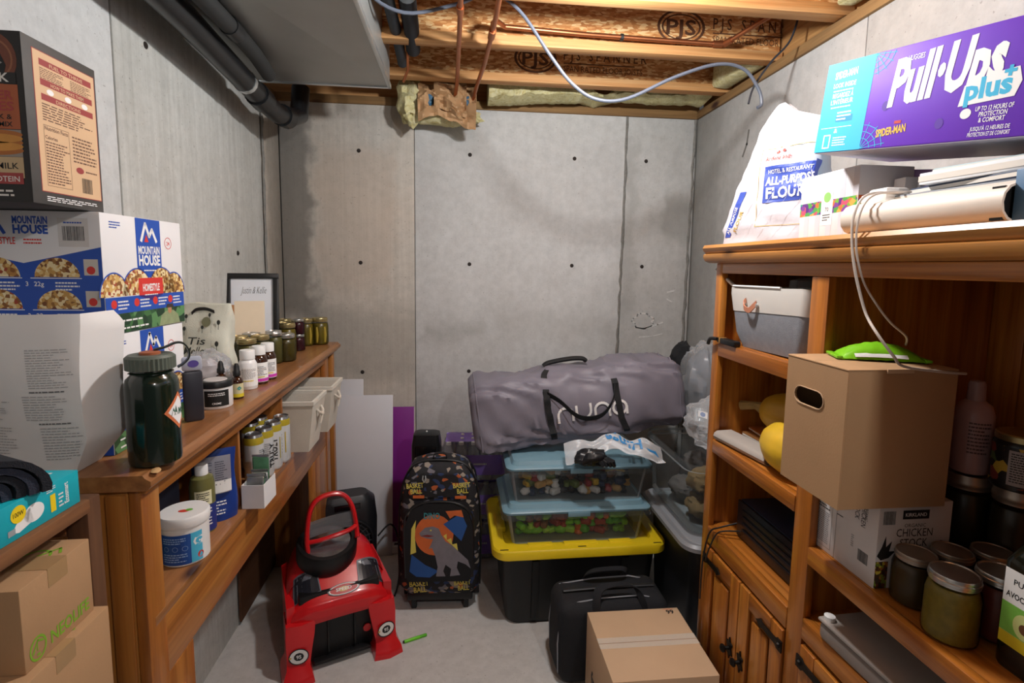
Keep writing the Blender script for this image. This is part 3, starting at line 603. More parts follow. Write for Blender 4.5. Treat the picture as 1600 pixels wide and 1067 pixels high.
f.line('printed_line', brn, [(.034, .034), (.092, .034), (.092, .138), (.034, .138), (.034, .034)], .0008, 2); f.text('printed_text', brn, 'Nutrition Facts', .063, .130, .0065, 'C', .054, 2, .02); f.text('printed_text', brn, 'Calories', .036, .115, .006, 'L', .028, 2, .02); f.small('printed_text', brn, .036, .037, .091, .112, 15, 2, 8)
f.small('printed_text', brn, .1, .085, .162, .135, 8, 2, 9); f.disc('bear_logo', mar, .115, .073, .010, .006, 2); f.small('printed_text', brn, .13, .070, .162, .076, 1, 2); f.barcode(.118, .032, .145, .060, INK(), 2); f.small('printed_text', WHT(), .03, .006, .16, .016, 3, 1); f.done()
f = F['front']; blk = M('carton_black', '#17120f', .55)
f.rect('printed_panel', blk, .0008, .0008, .1892, .2772, 0); f.disc('logo_badge', M('badge_brown', '#6e3a26', .6, var=.2, vs=30), .142, .232, .040, .044, 1); f.ring('logo_badge_ring', M('badge_rim', '#8e5a3c', .6), .142, .232, .034, .003, 2)
f.poly('bear_logo', M('bear_black', '#0f0d0c', .6), [(.105, .205), (.112, .228), (.122, .246), (.14, .250), (.158, .240), (.165, .222), (.160, .205)], 3); f.poly('bear_logo', M('bear_grey', '#8d8681', .6), [(.138, .228), (.150, .232), (.160, .226), (.152, .221), (.142, .222)], 4)
f.rect('printed_band', blk, .0008, .193, .1785, .211, 4); f.text('printed_text', M('pale_ink', '#d8d2ca', .5), 'KODIAK', .168, .196, .014, 'R', .085, 5, .02)
f.rect('printed_panel', M('kodiak_orange', '#a3552f', .6, var=.12), .02, .120, .180, .192, 2); f.text('printed_text', mar, 'POWER', .172, .168, .014, 'R', .075, 5, .025); f.text('printed_text', mar, 'CAKES', .172, .150, .014, 'R', .075, 5, .025); f.text('printed_text', INK(), 'FLAPJACK &', .168, .136, .008, 'R', .07, 5); f.text('printed_text', INK(), 'WAFFLE MIX', .168, .124, .008, 'R', .07, 5)
f.rect('printed_panel', M('snow_grey', '#8f857c', .6, var=.2), .02, .075, .180, .119, 2)
for i in range(5): f.disc('pancake_picture', M('pancake_gold', '#c98a3c', .6, var=.15, vs=40) if i % 2 else M('pancake_brown', '#a5622a', .6), .135, .085+i*.0065, .047, .008, 3+i % 2)
f.rect('printed_panel', M('cream_panel', '#bda27b', .6), .02, .040, .180, .0745, 3); f.text('printed_text', INK(), 'BUTTERMILK', .172, .055, .010, 'R', .09, 5, .01); f.rect('printed_band', mar, .10, .030, .178, .0485, 4); f.text('printed_text', M('pale_ink', '#d8d2ca'), '14g PROTEIN', .172, .034, .009, 'R', .07, 5)
f.small('printed_text', M('pale_ink', '#d8d2ca'), .05, .008, .165, .022, 2, 2); f.done()

# big bent sheet of printed paper leaning on the cartons
ps = thing('paper_sheet', 'large bent white sheet printed with columns of small text', 'paper', (-.77, 1.0, 1.181))
def sheet(u, v, lift=0):
    x = -.16+.285*u; z = .302*v; 
    y = .02-.035*math.sin(min(1, u*1.15)*2.6)+.012*math.sin(v*4+u*3)
    if u > .86: y += (u-.86)*.55; x -= (u-.86)*.35*.285
    if v < .22 and u > .7: x -= (.22-v)*(u-.7)*.9; z += .0
    if v > .93 and u > .85: x -= (v-.93)*(u-.85)*2.0
    return (x, y-lift, z)
MB().grid(sheet, 36, 26, .0012).build('paper', M('white_paper', '#dedbd8', .7, var=.03, vs=5), ps)
f = Face(ps, (0, 0, 0), (1, 0, 0), (0, 0, 1), warp=lambda x, y, l: Vector(sheet(x, y, .0016+l)))
for q, (u0, u1, v0, v1, n) in enumerate(((.05, .47, .80, .55, 8), (.60, .84, .80, .56, 8), (.02, .47, .50, .36, 5), (.55, .86, .52, .36, 5), (.3, .47, .32, .14, 5), (.62, .86, .32, .10, 6))): f.small('printed_text', M('faint_ink', '#a9a7a7', .7, var=0), u0, v1, u1, v0, n*2, 1, q+3, .30, .5)
f.small('printed_text', M('mid_ink', '#6f6d6d', .7, var=0), .6, .535, .80, .547, 1, 1, 2, .7, .05); f.small('printed_text', M('mid_ink', '#6f6d6d'), .62, .335, .8, .347, 1, 1, 4, .7, .05); f.done()

# green reusable water bottle
nb = thing('water_bottle', 'dark green wide-mouth water bottle with loop lid and diamond sticker', 'water bottle', (-.603, 1.062, 1.1805))
grn = M('smoky_green_plastic', '#16241a', .16, var=.25, vs=7, coat=.4, trans=.12); gcap = M('olive_cap', '#596055', .5)
MB().lathe([(0, 0), (.036, .0), (.044, .004), (.0455, .012), (.0455, .158), (.043, .170), (.036, .178), (.033, .182), (.033, .196), (0, .196)], 40).build('bottle_body', grn, nb)
MB().lathe([(.034, .181), (.038, .183), (.034, .186), (.034, .1855)], 32).build('neck_ring', grn, nb)
m = MB(); n = 72; m.loft([[((.0425 if j % 2 else .0408)*math.cos(2*math.pi*j/n), (.0425 if j % 2 else .0408)*math.sin(2*math.pi*j/n), z) for j in range(n)] for z in (.190, .213)]+[[(.037*math.cos(2*math.pi*j/n), .037*math.sin(2*math.pi*j/n), .218) for j in range(n)]]); m.build('screw_cap', gcap, nb)
MB().lathe([(0, .218), (.018, .218), (.018, .2225), (.015, .2235), (0, .2235)], 20).build('cap_rivet', M('orange_plastic', '#a05a38', .5), nb)
MB().strap(smooth([(.0, .012, .2245), (.018, .02, .229), (.032, .03, .236), (.044, .036, .234), (.052, .039, .221), (.052, .039, .205), (.044, .033, .193), (.036, .026, .187)]), (-.5, .85, 0), .016, .003).build('loop_strap', M('dark_olive_strap', '#252b24', .4), nb)
def onb(x, z, l):   # wrap round the bottle (x = arc length)
    a = R(2)+x/.0455; r = .0459+l; return Vector((r*math.cos(a), r*math.sin(a), z))
f = Face(nb, (0, 0, 0), (1, 0, 0), (0, 0, 1), warp=onb)
N = 10
for k, (s, nm, mt) in enumerate(((.033, 'sticker_border', M('sticker_orange', '#d9784a', .5)), (.0255, 'sticker', WHT()))):
    m = f._mb(nm, mt, k)
    for i in range(N):
        a, b = -s+2*s*i/N, -s+2*s*(i+1)/N; ha, hb = (s-abs(a))*1.15, (s-abs(b))*1.15
        m._add([f._pt(a, .105-ha, k), f._pt(b, .105-hb, k), f._pt(b, .105+hb, k), f._pt(a, .105+ha, k)], [(0, 1, 2, 3)])
gi = M('forest_ink', '#2f5d46', .5); f.poly('sticker_tree', gi, [(-.020, .097), (-.008, .097), (-.014, .113)], 2); f.poly('sticker_tree', gi, [(-.013, .097), (-.003, .097), (-.008, .117)], 2); f.text('sticker_text', gi, 'Mt', .008, .097, .013, 'C', .018, 2, .03); f.done()

# bulb carton, folded jeans, two brown cartons in the rack
bb = carton('light_bulb_box', 'turquoise light bulb box with yellow dot and pictured bulb', 'box', (-.69, .829, 1.1725), .10, .152, .056, M('turquoise_carton', '#17a9b8', .45, var=.03), -1.5, bev=.0012)
F = faces(bb, .10, .152, .056); f = F['right']; yel = M('print_yellow', '#f2d21f', .5, var=0)
f.disc('bulb_picture', WHT(), .062, .026, .018, .014, 1); f.poly('bulb_picture', WHT(), [(.022, .012), (.03, .022), (.055, .037), (.06, .015), (.034, .008)], 1); f.rect('bulb_picture', M('socket_grey', '#9aa1a5', .4), .016, .009, .028, .018, 2); f.disc('printed_dot', yel, .035, .036, .013, .013, 2); f.text('printed_text', INK(), '100W', .035, .033, .007, 'C', .018, 3)
f.text('printed_text', WHT(), 'Ecosmart', .128, .012, .009, 'L', .034, 1, .02, 90); f.rect('printed_band', yel, .092, .010, .102, .038, 1); f.small('printed_text', WHT(), .086, .042, .104, .052, 3, 1); f.small('printed_text', WHT(), .108, .01, .118, .035, 4, 1); f.done()
f = F['top']; f.rect('printed_band', yel, .05, .085, .088, .112, 1); f.small('printed_text', WHT(), .02, .03, .09, .07, 4, 1, 3); f.small('printed_text', WHT(), .02, .12, .09, .142, 2, 1, 6); f.done()
f = F['front']; f.rect('printed_panel', M('socket_grey', '#9aa1a5', .4), .0006, .0006, .0994, .0554, 0); f.done()
jn = thing('folded_jeans', 'folded dark navy denim laid over the turquoise box', 'clothing', (-.748, .806, 1.2295))
den = M('dark_denim', '#141720', .9, var=.25, vs=40, bump=.5, bs=400)
def arch(r, th, y0, y1, dz):   # one folded layer: an arch of cloth run along y
    out = [(r*1.35*math.cos(R(a)), dz+r*math.sin(R(a))) for a in range(0, 181, 15)]; inn = [((r-th)*1.35*math.cos(R(a)), dz+(r-th)*math.sin(R(a))) for a in range(180, -1, -15)]
    base = [(-r*1.35, 0)]+[(-(r-th)*1.35, 0)]; pts = [(r*1.35, 0)]+out+[(-r*1.35, 0), (-(r-th)*1.35, 0)]+inn+[((r-th)*1.35, 0)]
    return MB().prism(pts, (0, y1, 0), (1, 0, 0), (0, 0, 1), y1-y0)
for k, (r, th) in enumerate(((.056, .009), (.0455, .009), (.035, .009), (.0245, .009), (.014, .014))): arch(r, th, -.105+.004*k, .055, .010).xf(Matrix.Rotation(R(62), 4, 'Z')).wob(.002, 25, k, lambda c: c.z < .001).build('fabric_fold', den if k % 2 == 0 else M('denim_edge', '#262b3a', .9, bump=.5, bs=400), jn)
def neo_box(label, loc, sx, sy, sz, rz):
    t = carton('shipping_carton', label, 'carton', loc, sx, sy, sz, card, rz); F = faces(t, sx, sy, sz); g = M('lime_ink', '#7fae2d', .6, var=.05)
    f = F['right']; f.text('printed_text', g, 'NEOLIFE', sy*.34, .012, .020, 'L', sy*.58, 1, .02); f.ring('logo', g, sy*.17, .024, .016, .003, 1, .019); f.rect('logo', g, sy*.15, .012, sy*.19, .016, 1); f.line('logo', g, [(sy*.10, .02), (sy*.17, .036), (sy*.24, .03)], .003, 1); f.rect('logo', g, sy*.155, .02, sy*.165, .034, 1); f.done()
    f = F['top']; f.ring('logo', g, sx*.70, sy*.62, .022, .004, 1); f.line('logo', g, [(sx*.70, sy*.62), (sx*.84, sy*.80), (sx*.9, sy*.7)], .004, 1); f.done()
    B('carton_tape', M('kraft_tape', '#a98860', .35), t, -sx/2-.0004, sx/2+.0004, -.02, .02, sz-.03, sz+.0006, 0); return t
neo_box('brown shipping carton with lime green printing on top of another in the plank rack', (-.70, .826, .9785), .15, .145, .130, 1)
neo_box('brown shipping carton with lime green printing underneath another in the plank rack', (-.69, .81, .7405), .16, .20, .2375, 0)

# cosmetics, droppers and supplement bottles
def bottle(name, label, cat, loc, prof, mat, cap, capmat, lab=None, group=None, seg=24, capname='cap', rz=0):
    t = thing(name, label, cat, loc, rz, group); MB().lathe(prof, seg).build('bottle_body', mat, t); MB().lathe(cap, seg).build(capname, capmat, t)
    if lab:
        z0, z1, r, mt = lab; MB().lathe([(r, z0), (r, z1)], seg, cap=False).build('paper_label', mt, t)
    return t
def wrap(t, r, a0=-60):
    return Face(t, (0, 0, 0), (1, 0, 0), (0, 0, 1), warp=lambda x, z, l: Vector(((r+.0008+l)*math.cos(R(a0)+x/r), (r+.0008+l)*math.sin(R(a0)+x/r), z)))
def wrect(f, name, mat, x0, z0, x1, z1, lift=0, n=10):
    for i in range(n): f.rect(name, mat, x0+(x1-x0)*i/n, z0, x0+(x1-x0)*(i+1)/n, z1, lift)
wh_pl = M('white_plastic', '#e9e7e4', .4, var=.02); bk_pl = M('black_plastic', '#131314', .4, var=.1); amber = M('amber_glass', '#3d1d0c', .12, var=.15, trans=.2, coat=.3)
t = bottle('cream_tub', 'white tub with black lid and black label on the bookcase top', 'tub', (-.672, 1.475, 1.1805), [(0, 0), (.040, 0), (.042, .003), (.042, .058), (0, .058)], wh_pl, [(0, .058), (.0435, .058), (.0435, .070), (.041, .075), (0, .075)], bk_pl, seg=32, capname='lid')
f = wrap(t, .042, -75); wrect(f, 'printed_label', INK(), -.022, .008, .040, .052); f.text('printed_text', WHT(), 'CREME', .008, .014, .005, 'C', None, 1); f.small('printed_text', WHT(), -.012, .036, .03, .046, 2, 1); f.done()
MB().lathe([(0, .0751), (.030, .0751), (.028, .077), (0, .077)], 24).build('lid_sticker', M('pale_sticker', '#bdb7b4', .6), t)
t = bottle('cream_tub', 'plain black tub half hidden beside the white tub', 'tub', (-.742, 1.415, 1.1805), [(0, 0), (.028, 0), (.030, .003), (.030, .062), (0, .062)], bk_pl, [(0, .062), (.032, .062), (.032, .078), (0, .078)], M('grey_lid', '#3a3b3e', .4), capname='lid')
def dropper(label, loc):
    t = bottle('dropper_bottle', label, 'bottle', loc, [(0, 0), (.0155, 0), (.0165, .002), (.0165, .050), (.013, .060), (.008, .064), (.008, .068), (0, .068)], amber, [(0, .068), (.0105, .068), (.0105, .080), (.0085, .083), (.0075, .096), (.004, .104), (0, .105)], bk_pl, (.006, .046, .0168, M('label_olive', '#c9c39a', .6)), capname='dropper_bulb')
    f = wrap(t, .0165, -70); wrect(f, 'printed_band', M('label_yellow', '#d8c42c', .6), -.014, .006, .022, .016); f.poly('printed_emblem', M('teal_ink', '#2f8f8a', .6), [(.000, .032), (.006, .026), (.012, .032), (.006, .039)], 1); f.done(); return t
dropper('brown dropper bottle with yellow label beside the white tub', (-.650, 1.560, 1.1805)); dropper('brown dropper bottle behind the white tub', (-.712, 1.60, 1.1805))
t = bottle('supplement_bottle', 'white supplement bottle with white ribbed cap', 'bottle', (-.668, 1.685, 1.1805), [(0, 0), (.026, 0), (.0275, .003), (.0275, .080), (.022, .092), (.018, .095), (0, .095)], wh_pl, [(0, .095), (.0225, .095), (.0225, .122), (.021, .124), (0, .124)], wh_pl)
f = wrap(t, .0275, -75); wrect(f, 'printed_label', M('label_white', '#f2f0ec', .6), -.03, .01, .04, .07); f.small('printed_text', grey_ink, -.015, .034, .03, .066, 8, 1); f.small('printed_text', M('label_yellow', '#d8c42c'), -.012, .024, .02, .032, 1, 1); f.done()
for i, (x, y) in enumerate(((-.660, 1.757), (-.655, 1.822))):
    t = bottle('supplement_bottle', ('amber supplement bottle with pink band next to the white supplement bottle', 'amber supplement bottle with pink band farther from the white bottle')[i], 'bottle', (x, y, 1.1805), [(0, 0), (.025, 0), (.0265, .003), (.0265, .082), (.021, .094), (.017, .097), (0, .097)], amber, [(0, .097), (.021, .097), (.021, .124), (.0195, .126), (0, .126)], wh_pl, (.008, .072, .0268, M('label_white', '#f2f0ec')), 'amber supplement bottles')
    f = wrap(t, .0265, -75); wrect(f, 'printed_band', M('magenta_band', '#c93fb0', .5), -.03, .010, .045, .020); f.small('printed_text', grey_ink, -.015, .03, .03, .062, 6, 1, i); f.small('printed_text', M('label_yellow', '#d8c42c'), -.012, .022, .02, .029, 1, 1); f.done()
# clear bag of odds and ends
pb = thing('plastic_bag', 'crumpled clear plastic bag sitting behind the dropper bottles', 'bag', (-.785, 1.665, 1.1805))
film = clear('clear_film', (.95, .95, .96), .22, .25, (.92, .92, .93))
lump((0, 0, .060), (.070, .042, .064), 5, .28, 26, 18).build('film', film, pb, ang=20); lump((0, .0, .050), (.055, .03, .045), 8, .3).build('wrapped_contents', M('pinkish_white', '#d9d1d3', .5, var=.1, vs=25), pb)
lump((.03, .02, .05), (.045, .022, .05), 12, .35, 22, 14).build('film', film, pb, ang=20)
# printed cotton tote bag
ft = thing('cotton_bag', 'cream cotton bag printed with black plants and a dark handle slot', 'bag', (-.83, 1.79, 1.1805)); cot = M('printed_cotton', '#d3d2c2', .85, var=.10, vs=14, bump=.25, bs=300)
def bagp(u, v):
    a = 2*math.pi*u; k = 4.0; cx_, sx_ = math.cos(a), math.sin(a); q = (abs(cx_)**k+abs(sx_)**k)**(-1/k)
    ww = .082*(1-.1*v)+.006*math.sin(v*9+a*2); dd = .05*(1-.55*v**2)
    return (ww*q*cx_+.004*noise.noise(Vector((u*9, v*6, 1))), dd*q*sx_+.006*noise.noise(Vector((u*12, v*8, 3))), .262*v-.012*v*abs(sx_)*noise.noise(Vector((u*8, 1, 1))))
MB().loft([[bagp(j/36, i/18) for j in range(36)] for i in range(19)]).build('bag_body', cot, ft)
f = Face(ft, (0, 0, 0), (1, 0, 0), (0, 0, 1), warp=lambda x, z, l: Vector((x, -.050*(1-.55*(z/.262)**2)-.0035-l, z)))
dk = M('plant_ink', '#2f302b', .8)
f.text('printed_text', dk, 'Tis', -.02, .132, .024, 'C', .055, 1, .005, 0, .25); f.text('printed_text', dk, 'Mellow', -.015, .100, .024, 'C', .085, 1, .005, 0, .25)
for x, z, s in ((.045, .13, 1), (.05, .20, .9), (-.055, .18, .8), (.0, .185, .7), (-.05, .22, .8), (.045, .075, .9), (.022, .225, .7)): f.line('printed_plant', dk, [(x, z-.022*s), (x, z)], .0016, 1); f.disc('printed_plant', dk, x, z+.004*s, .006*s, .009*s, 1, n=10)
f.disc('printed_plant', M('moss_ink', '#77775a', .8), .012, .205, .014, .016, 1); f.small('printed_text', dk, -.055, .03, .02, .09, 9, 1); f.rect('printed_line', dk, .027, .02, .0275, .19, 1); f.done()
MB().strap(smooth([(-.035, -.030, .232), (-.02, -.028, .245), (.01, -.028, .247), (.035, -.030, .238)]), (0, -.3, 1), .010, .003).build('bag_handle', bk_pl, ft)
# black frame with a card tucked in, leaning on the left wall
pf = thing('picture_frame', 'black picture frame with white mat leaning on the wall at the back of the bookcase', 'picture frame', (-.855, 2.215, 1.1835), rot=Matrix.Rotation(R(12), 4, 'Z') @ Matrix.Rotation(R(-9), 4, 'X'))
fw, fh = .205, .355
for a in ((-fw/2, fw/2, 0, .022), (-fw/2, fw/2, fh-.022, fh), (-fw/2, -fw/2+.022, .0222, fh-.0222), (fw/2-.022, fw/2, .0222, fh-.0222)): B('frame_bar', bk_pl, pf, a[0], a[1], -.012, .012, a[2], a[3], .002)
B('mat_board', M('mat_white', '#dfe2e8', .5), pf, -fw/2+.0222, fw/2-.0222, -.002, .008, .0222, fh-.0222, 0)
f = Face(pf, (-fw/2, -.002, 0), (1, 0, 0), (0, 0, 1)); f.text('handwriting', INK(), 'Justin & Kellie', fw/2+.005, fh-.085, .030, 'C', .095, 1, -.012, 0, .2); f.text('handwriting', grey_ink, 'love', fw/2+.01, fh-.13, .010, 'C', None, 1, -.005); f.done()
cd = thing('photo_card', 'cream greeting card with a wooden edge propped against the picture frame', 'card', (-.848, 2.145, 1.1815), rot=Matrix.Rotation(R(14), 4, 'Z') @ Matrix.Rotation(R(-8), 4, 'X'))
B('card', M('cream_card', '#ecd9bd', .6), cd, -.045, .065, -.004, .0, 0, .245, 0); B('wood_edge', wood('plain_oak', '#8f5a2c', '#b0743e', '#c08850', 'z', .5, 20, 0, False), cd, -.075, -.0455, -.004, .004, 0, .23, .001)

# ---- preserving jars
lidm = M('tin_lid', '#c9c7c2', .28, .9, var=.06); lidg = M('brass_lid', '#b7a676', .3, .85, var=.06); glass = clear('jar_glass', (.97, .98, .97), .04, .03, (.02, .02, .02))
def jar(label, loc, r, h, cont, lid, group, fill=.86, spears=None, rz=0):
    t = thing('preserving_jar', label, 'jar', loc, rz, group)
    MB().lathe([(r*.86, 0), (r*.97, h*.03), (r, h*.08), (r, h*.70), (r*.93, h*.80), (r*.84, h*.845), (r*.84, h*.90)], 26, cap=False).build('jar_glass', glass, t)
    MB().lathe([(0, .002), (r*.84, .002), (r*.94, h*.05), (r*.955, h*.10), (r*.955, h*.66), (r*.88, h*.78), (r*.80, h*fill*.94), (0, h*fill*.94)], 22).build('contents', cont, t)
    if spears:
        for i in range(spears[0]):
            a = R(-150+i*110/max(1, spears[0]-1)) if spears[0] > 1 else R(-80); MB().tube([(r*.92*math.cos(a), r*.92*math.sin(a), h*.10), (r*.94*math.cos(a+.05), r*.94*math.sin(a+.05), h*.38), (r*.92*math.cos(a), r*.92*math.sin(a), h*.68)], [r*.12, r*.19, r*.12], 8).build('spear', spears[1], t)
    l = MB().lathe([(0, h*.985), (r*.80, h*.985), (r*.83, h), (r*.87, h), (r*.89, h*.985), (r*.89, h*.945), (r*.92, h*.935), (r*.92, h*.90), (r*.89, h*.89), (r*.89, h*.86), (r*.86, h*.86)], 30).build('lid', lid, t)
    return t
pick = M('pickle_brine', '#6b5a12', .3, var=.3, vs=30); dill = M('dark_brine', '#4b3f10', .3, var=.4, vs=40); spear = M('pickle', '#a58d2e', .4, var=.15, vs=30); jam = M('berry_jam', '#3a0a16', .25, var=.3, vs=30); oliv = M('dull_brine', '#5a5326', .35, var=.4, vs=35)
JG = 'preserving jars on the low bookcase'
jar('jar of pickle spears at the far end of the bookcase top', (-.688, 2.618, 1.1805), .042, .132, pick, lidg, JG, spears=(3, spear)); jar('jar of pickle spears beside the jam jars', (-.742, 2.575, 1.1805), .036, .132, pick, lidg, JG, spears=(2, spear))
jar('dark jam jar underneath another jam jar', (-.735, 2.425, 1.1805), .031, .075, jam, lidm, JG); jar('dark jam jar stacked on another jam jar', (-.735, 2.425, 1.2556), .031, .070, jam, lidm, JG)
jar('squat jar of dark brined vegetables standing alone in front of the others', (-.706, 2.165, 1.1805), .040, .112, dill, lidm, JG)
for i, (x, y) in enumerate(((-.745, 2.29), (-.80, 2.36), (-.805, 2.44))): jar('tall brined pickle jar in the cluster behind the squat jar', (x, y+.02, 1.1805), .038, .140, pick, lidg, 'tall pickle jars in the cluster', spears=(3, spear))
for i, (x, y) in enumerate(((-.755, 2.03), (-.82, 2.0), (-.765, 1.93), (-.81, 2.09))): jar('olive-coloured preserve jar with '+('brass', 'brass', 'brass', 'silver')[i]+' lid behind the supplement bottles', (x, y, 1.1805), .036, .125, oliv, (lidg, lidg, lidg, lidm)[i], 'olive preserve jars')
jar('olive-coloured preserve jar with silver lid in front of the picture frame', (-.735, 2.115, 1.1805), .034, .130, oliv, lidm, JG)
# dark sleeve beside the carton
sl = thing('phone_pouch', 'slim dark grey pouch with purple badge standing beside the meal carton', 'pouch', (-.662, 1.335, 1.1805), 35)
B('pouch_body', M('pouch_grey', '#2b2c34', .4), sl, -.022, .022, -.007, .007, 0, .128, .006); B('pouch_top', M('pouch_pale', '#a9adba', .5), sl, -.022, .022, -.0065, .0065, .1285, .165, .006)
f = Face(sl, (-.02, -.0066, .135), (1, 0, 0), (0, 0, 1)); f.disc('badge', M('violet_ink', '#54438f', .5), .022, .012, .012, .009, 1); f.done()
# ================================================================ LOW BOOKCASE, LOWER SHELF
ZS = .8725
t = thing('drink_mix_tub', 'white and blue powder tub with white lid and strawberry mark on the lower shelf', 'tub', (-.652, 1.245, ZS))
MB().lathe([(0, 0), (.048, 0), (.0505, .003), (.0505, .092), (0, .092)], 36).build('tub_body', wh_pl, t); MB().lathe([(0, .092), (.053, .092), (.054, .096), (.054, .113), (.051, .117), (0, .117)], 40).build('lid', wh_pl, t)
f = wrap(t, .0505, -85); royal = M('royal_blue', '#1b4fa0', .45, var=.05); wrect(f, 'printed_label', royal, -.075, .006, .030, .078, 0, 16); wrect(f, 'printed_label', M('sky_blue', '#4ab6d8', .45), .030, .006, .055, .078, 0, 6)
f.small('printed_text', M('pale_blue_ink', '#9fc0ea', .5), -.03, .012, .024, .034, 4, 1); f.small('printed_text', M('pale_blue_ink', '#9fc0ea'), -.03, .056, .024, .072, 3, 1, 4)
for i in range(3): f.ring('printed_icon', M('pale_blue_ink', '#9fc0ea'), -.022+.02*i, .045, .006, .0008, 1, n=14)
f.text('printed_text', WHT(), 'G', .045, .045, .022, 'C', None, 1, .02); f.disc('strawberry_picture', M('berry_red', '#cf3d2c', .5), .05, .02, .007, .008, 1); f.done()
f = Face(t, (0, 0, .117), (1, 0, 0), (0, 1, 0)); f.disc('lid_mark', M('berry_red', '#cf3d2c', .5), .002, -.006, .012, .007, 1); f.disc('lid_mark', M('leaf_green', '#67b13a', .5), .012, .0, .008, .006, 2); f.done()
t = bottle('drink_mix_tub', 'slim white canister with green fruit label behind the powder tub', 'tub', (-.722, 1.155, ZS), [(0, 0), (.026, 0), (.027, .002), (.027, .09), (0, .09)], wh_pl, [(0, .09), (.028, .09), (.028, .10), (0, .10)], wh_pl, (.01, .08, .0275, blotch('fruit_label', ['#58a33a', '#e07b2a', '#f0efe8', '#3f8f3a'], 60, .5, bump=0)))
t = bottle('squeeze_bottle', 'olive squeeze bottle with white flip cap and blue label', 'bottle', (-.672, 1.375, ZS), [(0, 0), (.029, 0), (.030, .003), (.030, .125), (.026, .145), (.014, .152), (0, .152)], M('olive_plastic', '#6d6a3c', .3, var=.1), [(0, .152), (.0155, .152), (.0155, .176), (.0135, .179), (0, .179)], wh_pl, (.004, .075, .0304, M('label_navy', '#23307a', .5)))
f = wrap(t, .0305, -80); wrect(f, 'printed_label', M('label_cream2', '#e5dfb8', .5), -.01, .078, .03, .116); f.small('printed_text', INK(), -.005, .084, .025, .112, 5, 1); f.small('printed_text', WHT(), 0, .02, .03, .07, 6, 1); f.done()
t = thing('snack_pouch', 'dark blue and silver stand-up pouch on the lower shelf', 'pouch', (-.672, 1.440, ZS), 24)
def pouch(u, v):
    a = 2*math.pi*u; th = .030*(1-v)**.7+.002; ww = .054+.003*math.sin(v*7); return (ww*math.cos(a), th*math.sin(a)*(1+.2*noise.noise(Vector((u*7, v*5, 2)))), .195*v)
MB().loft([[pouch(j/32, i/16) for j in range(32)] for i in range(17)]).build('pouch_body', M('pouch_blue', '#1c3a86', .3, var=.15, vs=18), t)
f = Face(t, (0, 0, 0), (1, 0, 0), (0, 0, 1), warp=lambda x, z, l: Vector((x, -(.030*(1-z/.195)**.7+.002)*math.sqrt(max(0, 1-(x/.055)**2))*1.24-.0022-l, z)))
sil = M('pouch_silver', '#9c9aa4', .35, .3, var=.1)
for i in range(8):
    for k in range(6): f.rect('printed_panel', sil, -.042+.084*i/8, .078+.100*k/6, -.042+.084*(i+1)/8, .078+.100*(k+1)/6, 0)
f.small('printed_text', M('dark_grey_ink', '#4a4a58', .5), -.032, .10, -.002, .165, 11, 1); f.small('printed_text', M('dark_grey_ink'  , '#4a4a58'), .004, .10, .034, .165, 11, 1, 6); f.small('printed_text', WHT(), -.03, .02, .03, .06, 5, 1)
for i in range(8): f.rect('printed_band', wh_pl, -.042+.084*i/8, .080, -.042+.084*(i+1)/8, .112, 2)
f.done()
t = thing('cardboard_tray', 'small white cardboard tray holding foil packets', 'tray', (-.587, 1.528, ZS+.0005), -1)
for a in ((-.031, .031, -.046, -.0445, .0015, .07), (-.031, .031, .0445, .046, .0015, .05), (-.031, -.0295, -.044, .044, .0015, .07), (.0295, .031, -.044, .044, .0015, .07)): B('tray_wall', white_card, t, *a, 0)
B('tray_base', white_card, t, -.031, .031, -.046, .046, 0, .0015, 0)
foil = [M('foil_silver', '#a9adab', .25, .6, var=.2, vs=40), M('foil_green', '#4d7a5a', .35, .2, var=.3, vs=40), M('foil_grey', '#6f7573', .3, .4, var=.3, vs=40)]
for i in range(5):
    p = thing('foil_packet', ('silver foil packet standing in the white tray', 'green foil packet standing in the white tray', 'dull grey foil packet standing in the white tray', 'silver foil packet standing in the white tray', 'tall green foil packet rising out of the white tray')[i], 'packet', (-.587, 1.497+.014*i, ZS+.0045), 0, 'foil packets in the white tray', rot=Matrix.Rotation(R(-5+2*i), 4, 'X'))
    MB().box(-.024, .024, -.003, .003, 0, .085-.008*(i % 3)+(.05 if i == 4 else 0), None, .003, 1).wob(.004, 40, i).build('foil', foil[i % 3], p); MB().box(-.024, .024, -.001, .001, .085-.008*(i % 3)+(.05 if i == 4 else 0), .092-.008*(i % 3)+(.05 if i == 4 else 0)).build('crimp', foil[0], p)
can_s = M('can_white', '#dcdedf', .3, .3, var=.03); can_y = M('can_yellow', '#cdb83a', .35, .4); 
def can(loc, rz, lb):
    t = thing('drink_can', lb, 'can', loc, rz, 'slim seltzer cans'); r = .0285
    MB().lathe([(0, 0), (.021, 0), (.025, .004), (r, .012), (r, .150), (.027, .158)], 28).build('can_body', can_s, t); MB().lathe([(.027, .158), (.0245, .166), (.0255, .168), (.0235, .168), (.022, .165), (0, .165)], 28).build('can_top', M('aluminium', '#b9bcbf', .25, .9), t)
    MB().lathe([(r+.0003, .136), (r+.0003, .150), (.0273, .1582)], 28, cap=False).build('colour_band', can_y, t)
    f = wrap(t, r, -78); f.text('printed_text', INK(), 'TRULY', .004, .075, .019, 'C', .082, 1, .03, 90); f.rect('printed_line', can_y, .014, .04, .017, .115, 1); f.small('printed_text', grey_ink, -.03, .03, -.012, .12, 14, 1); f.done(); return t
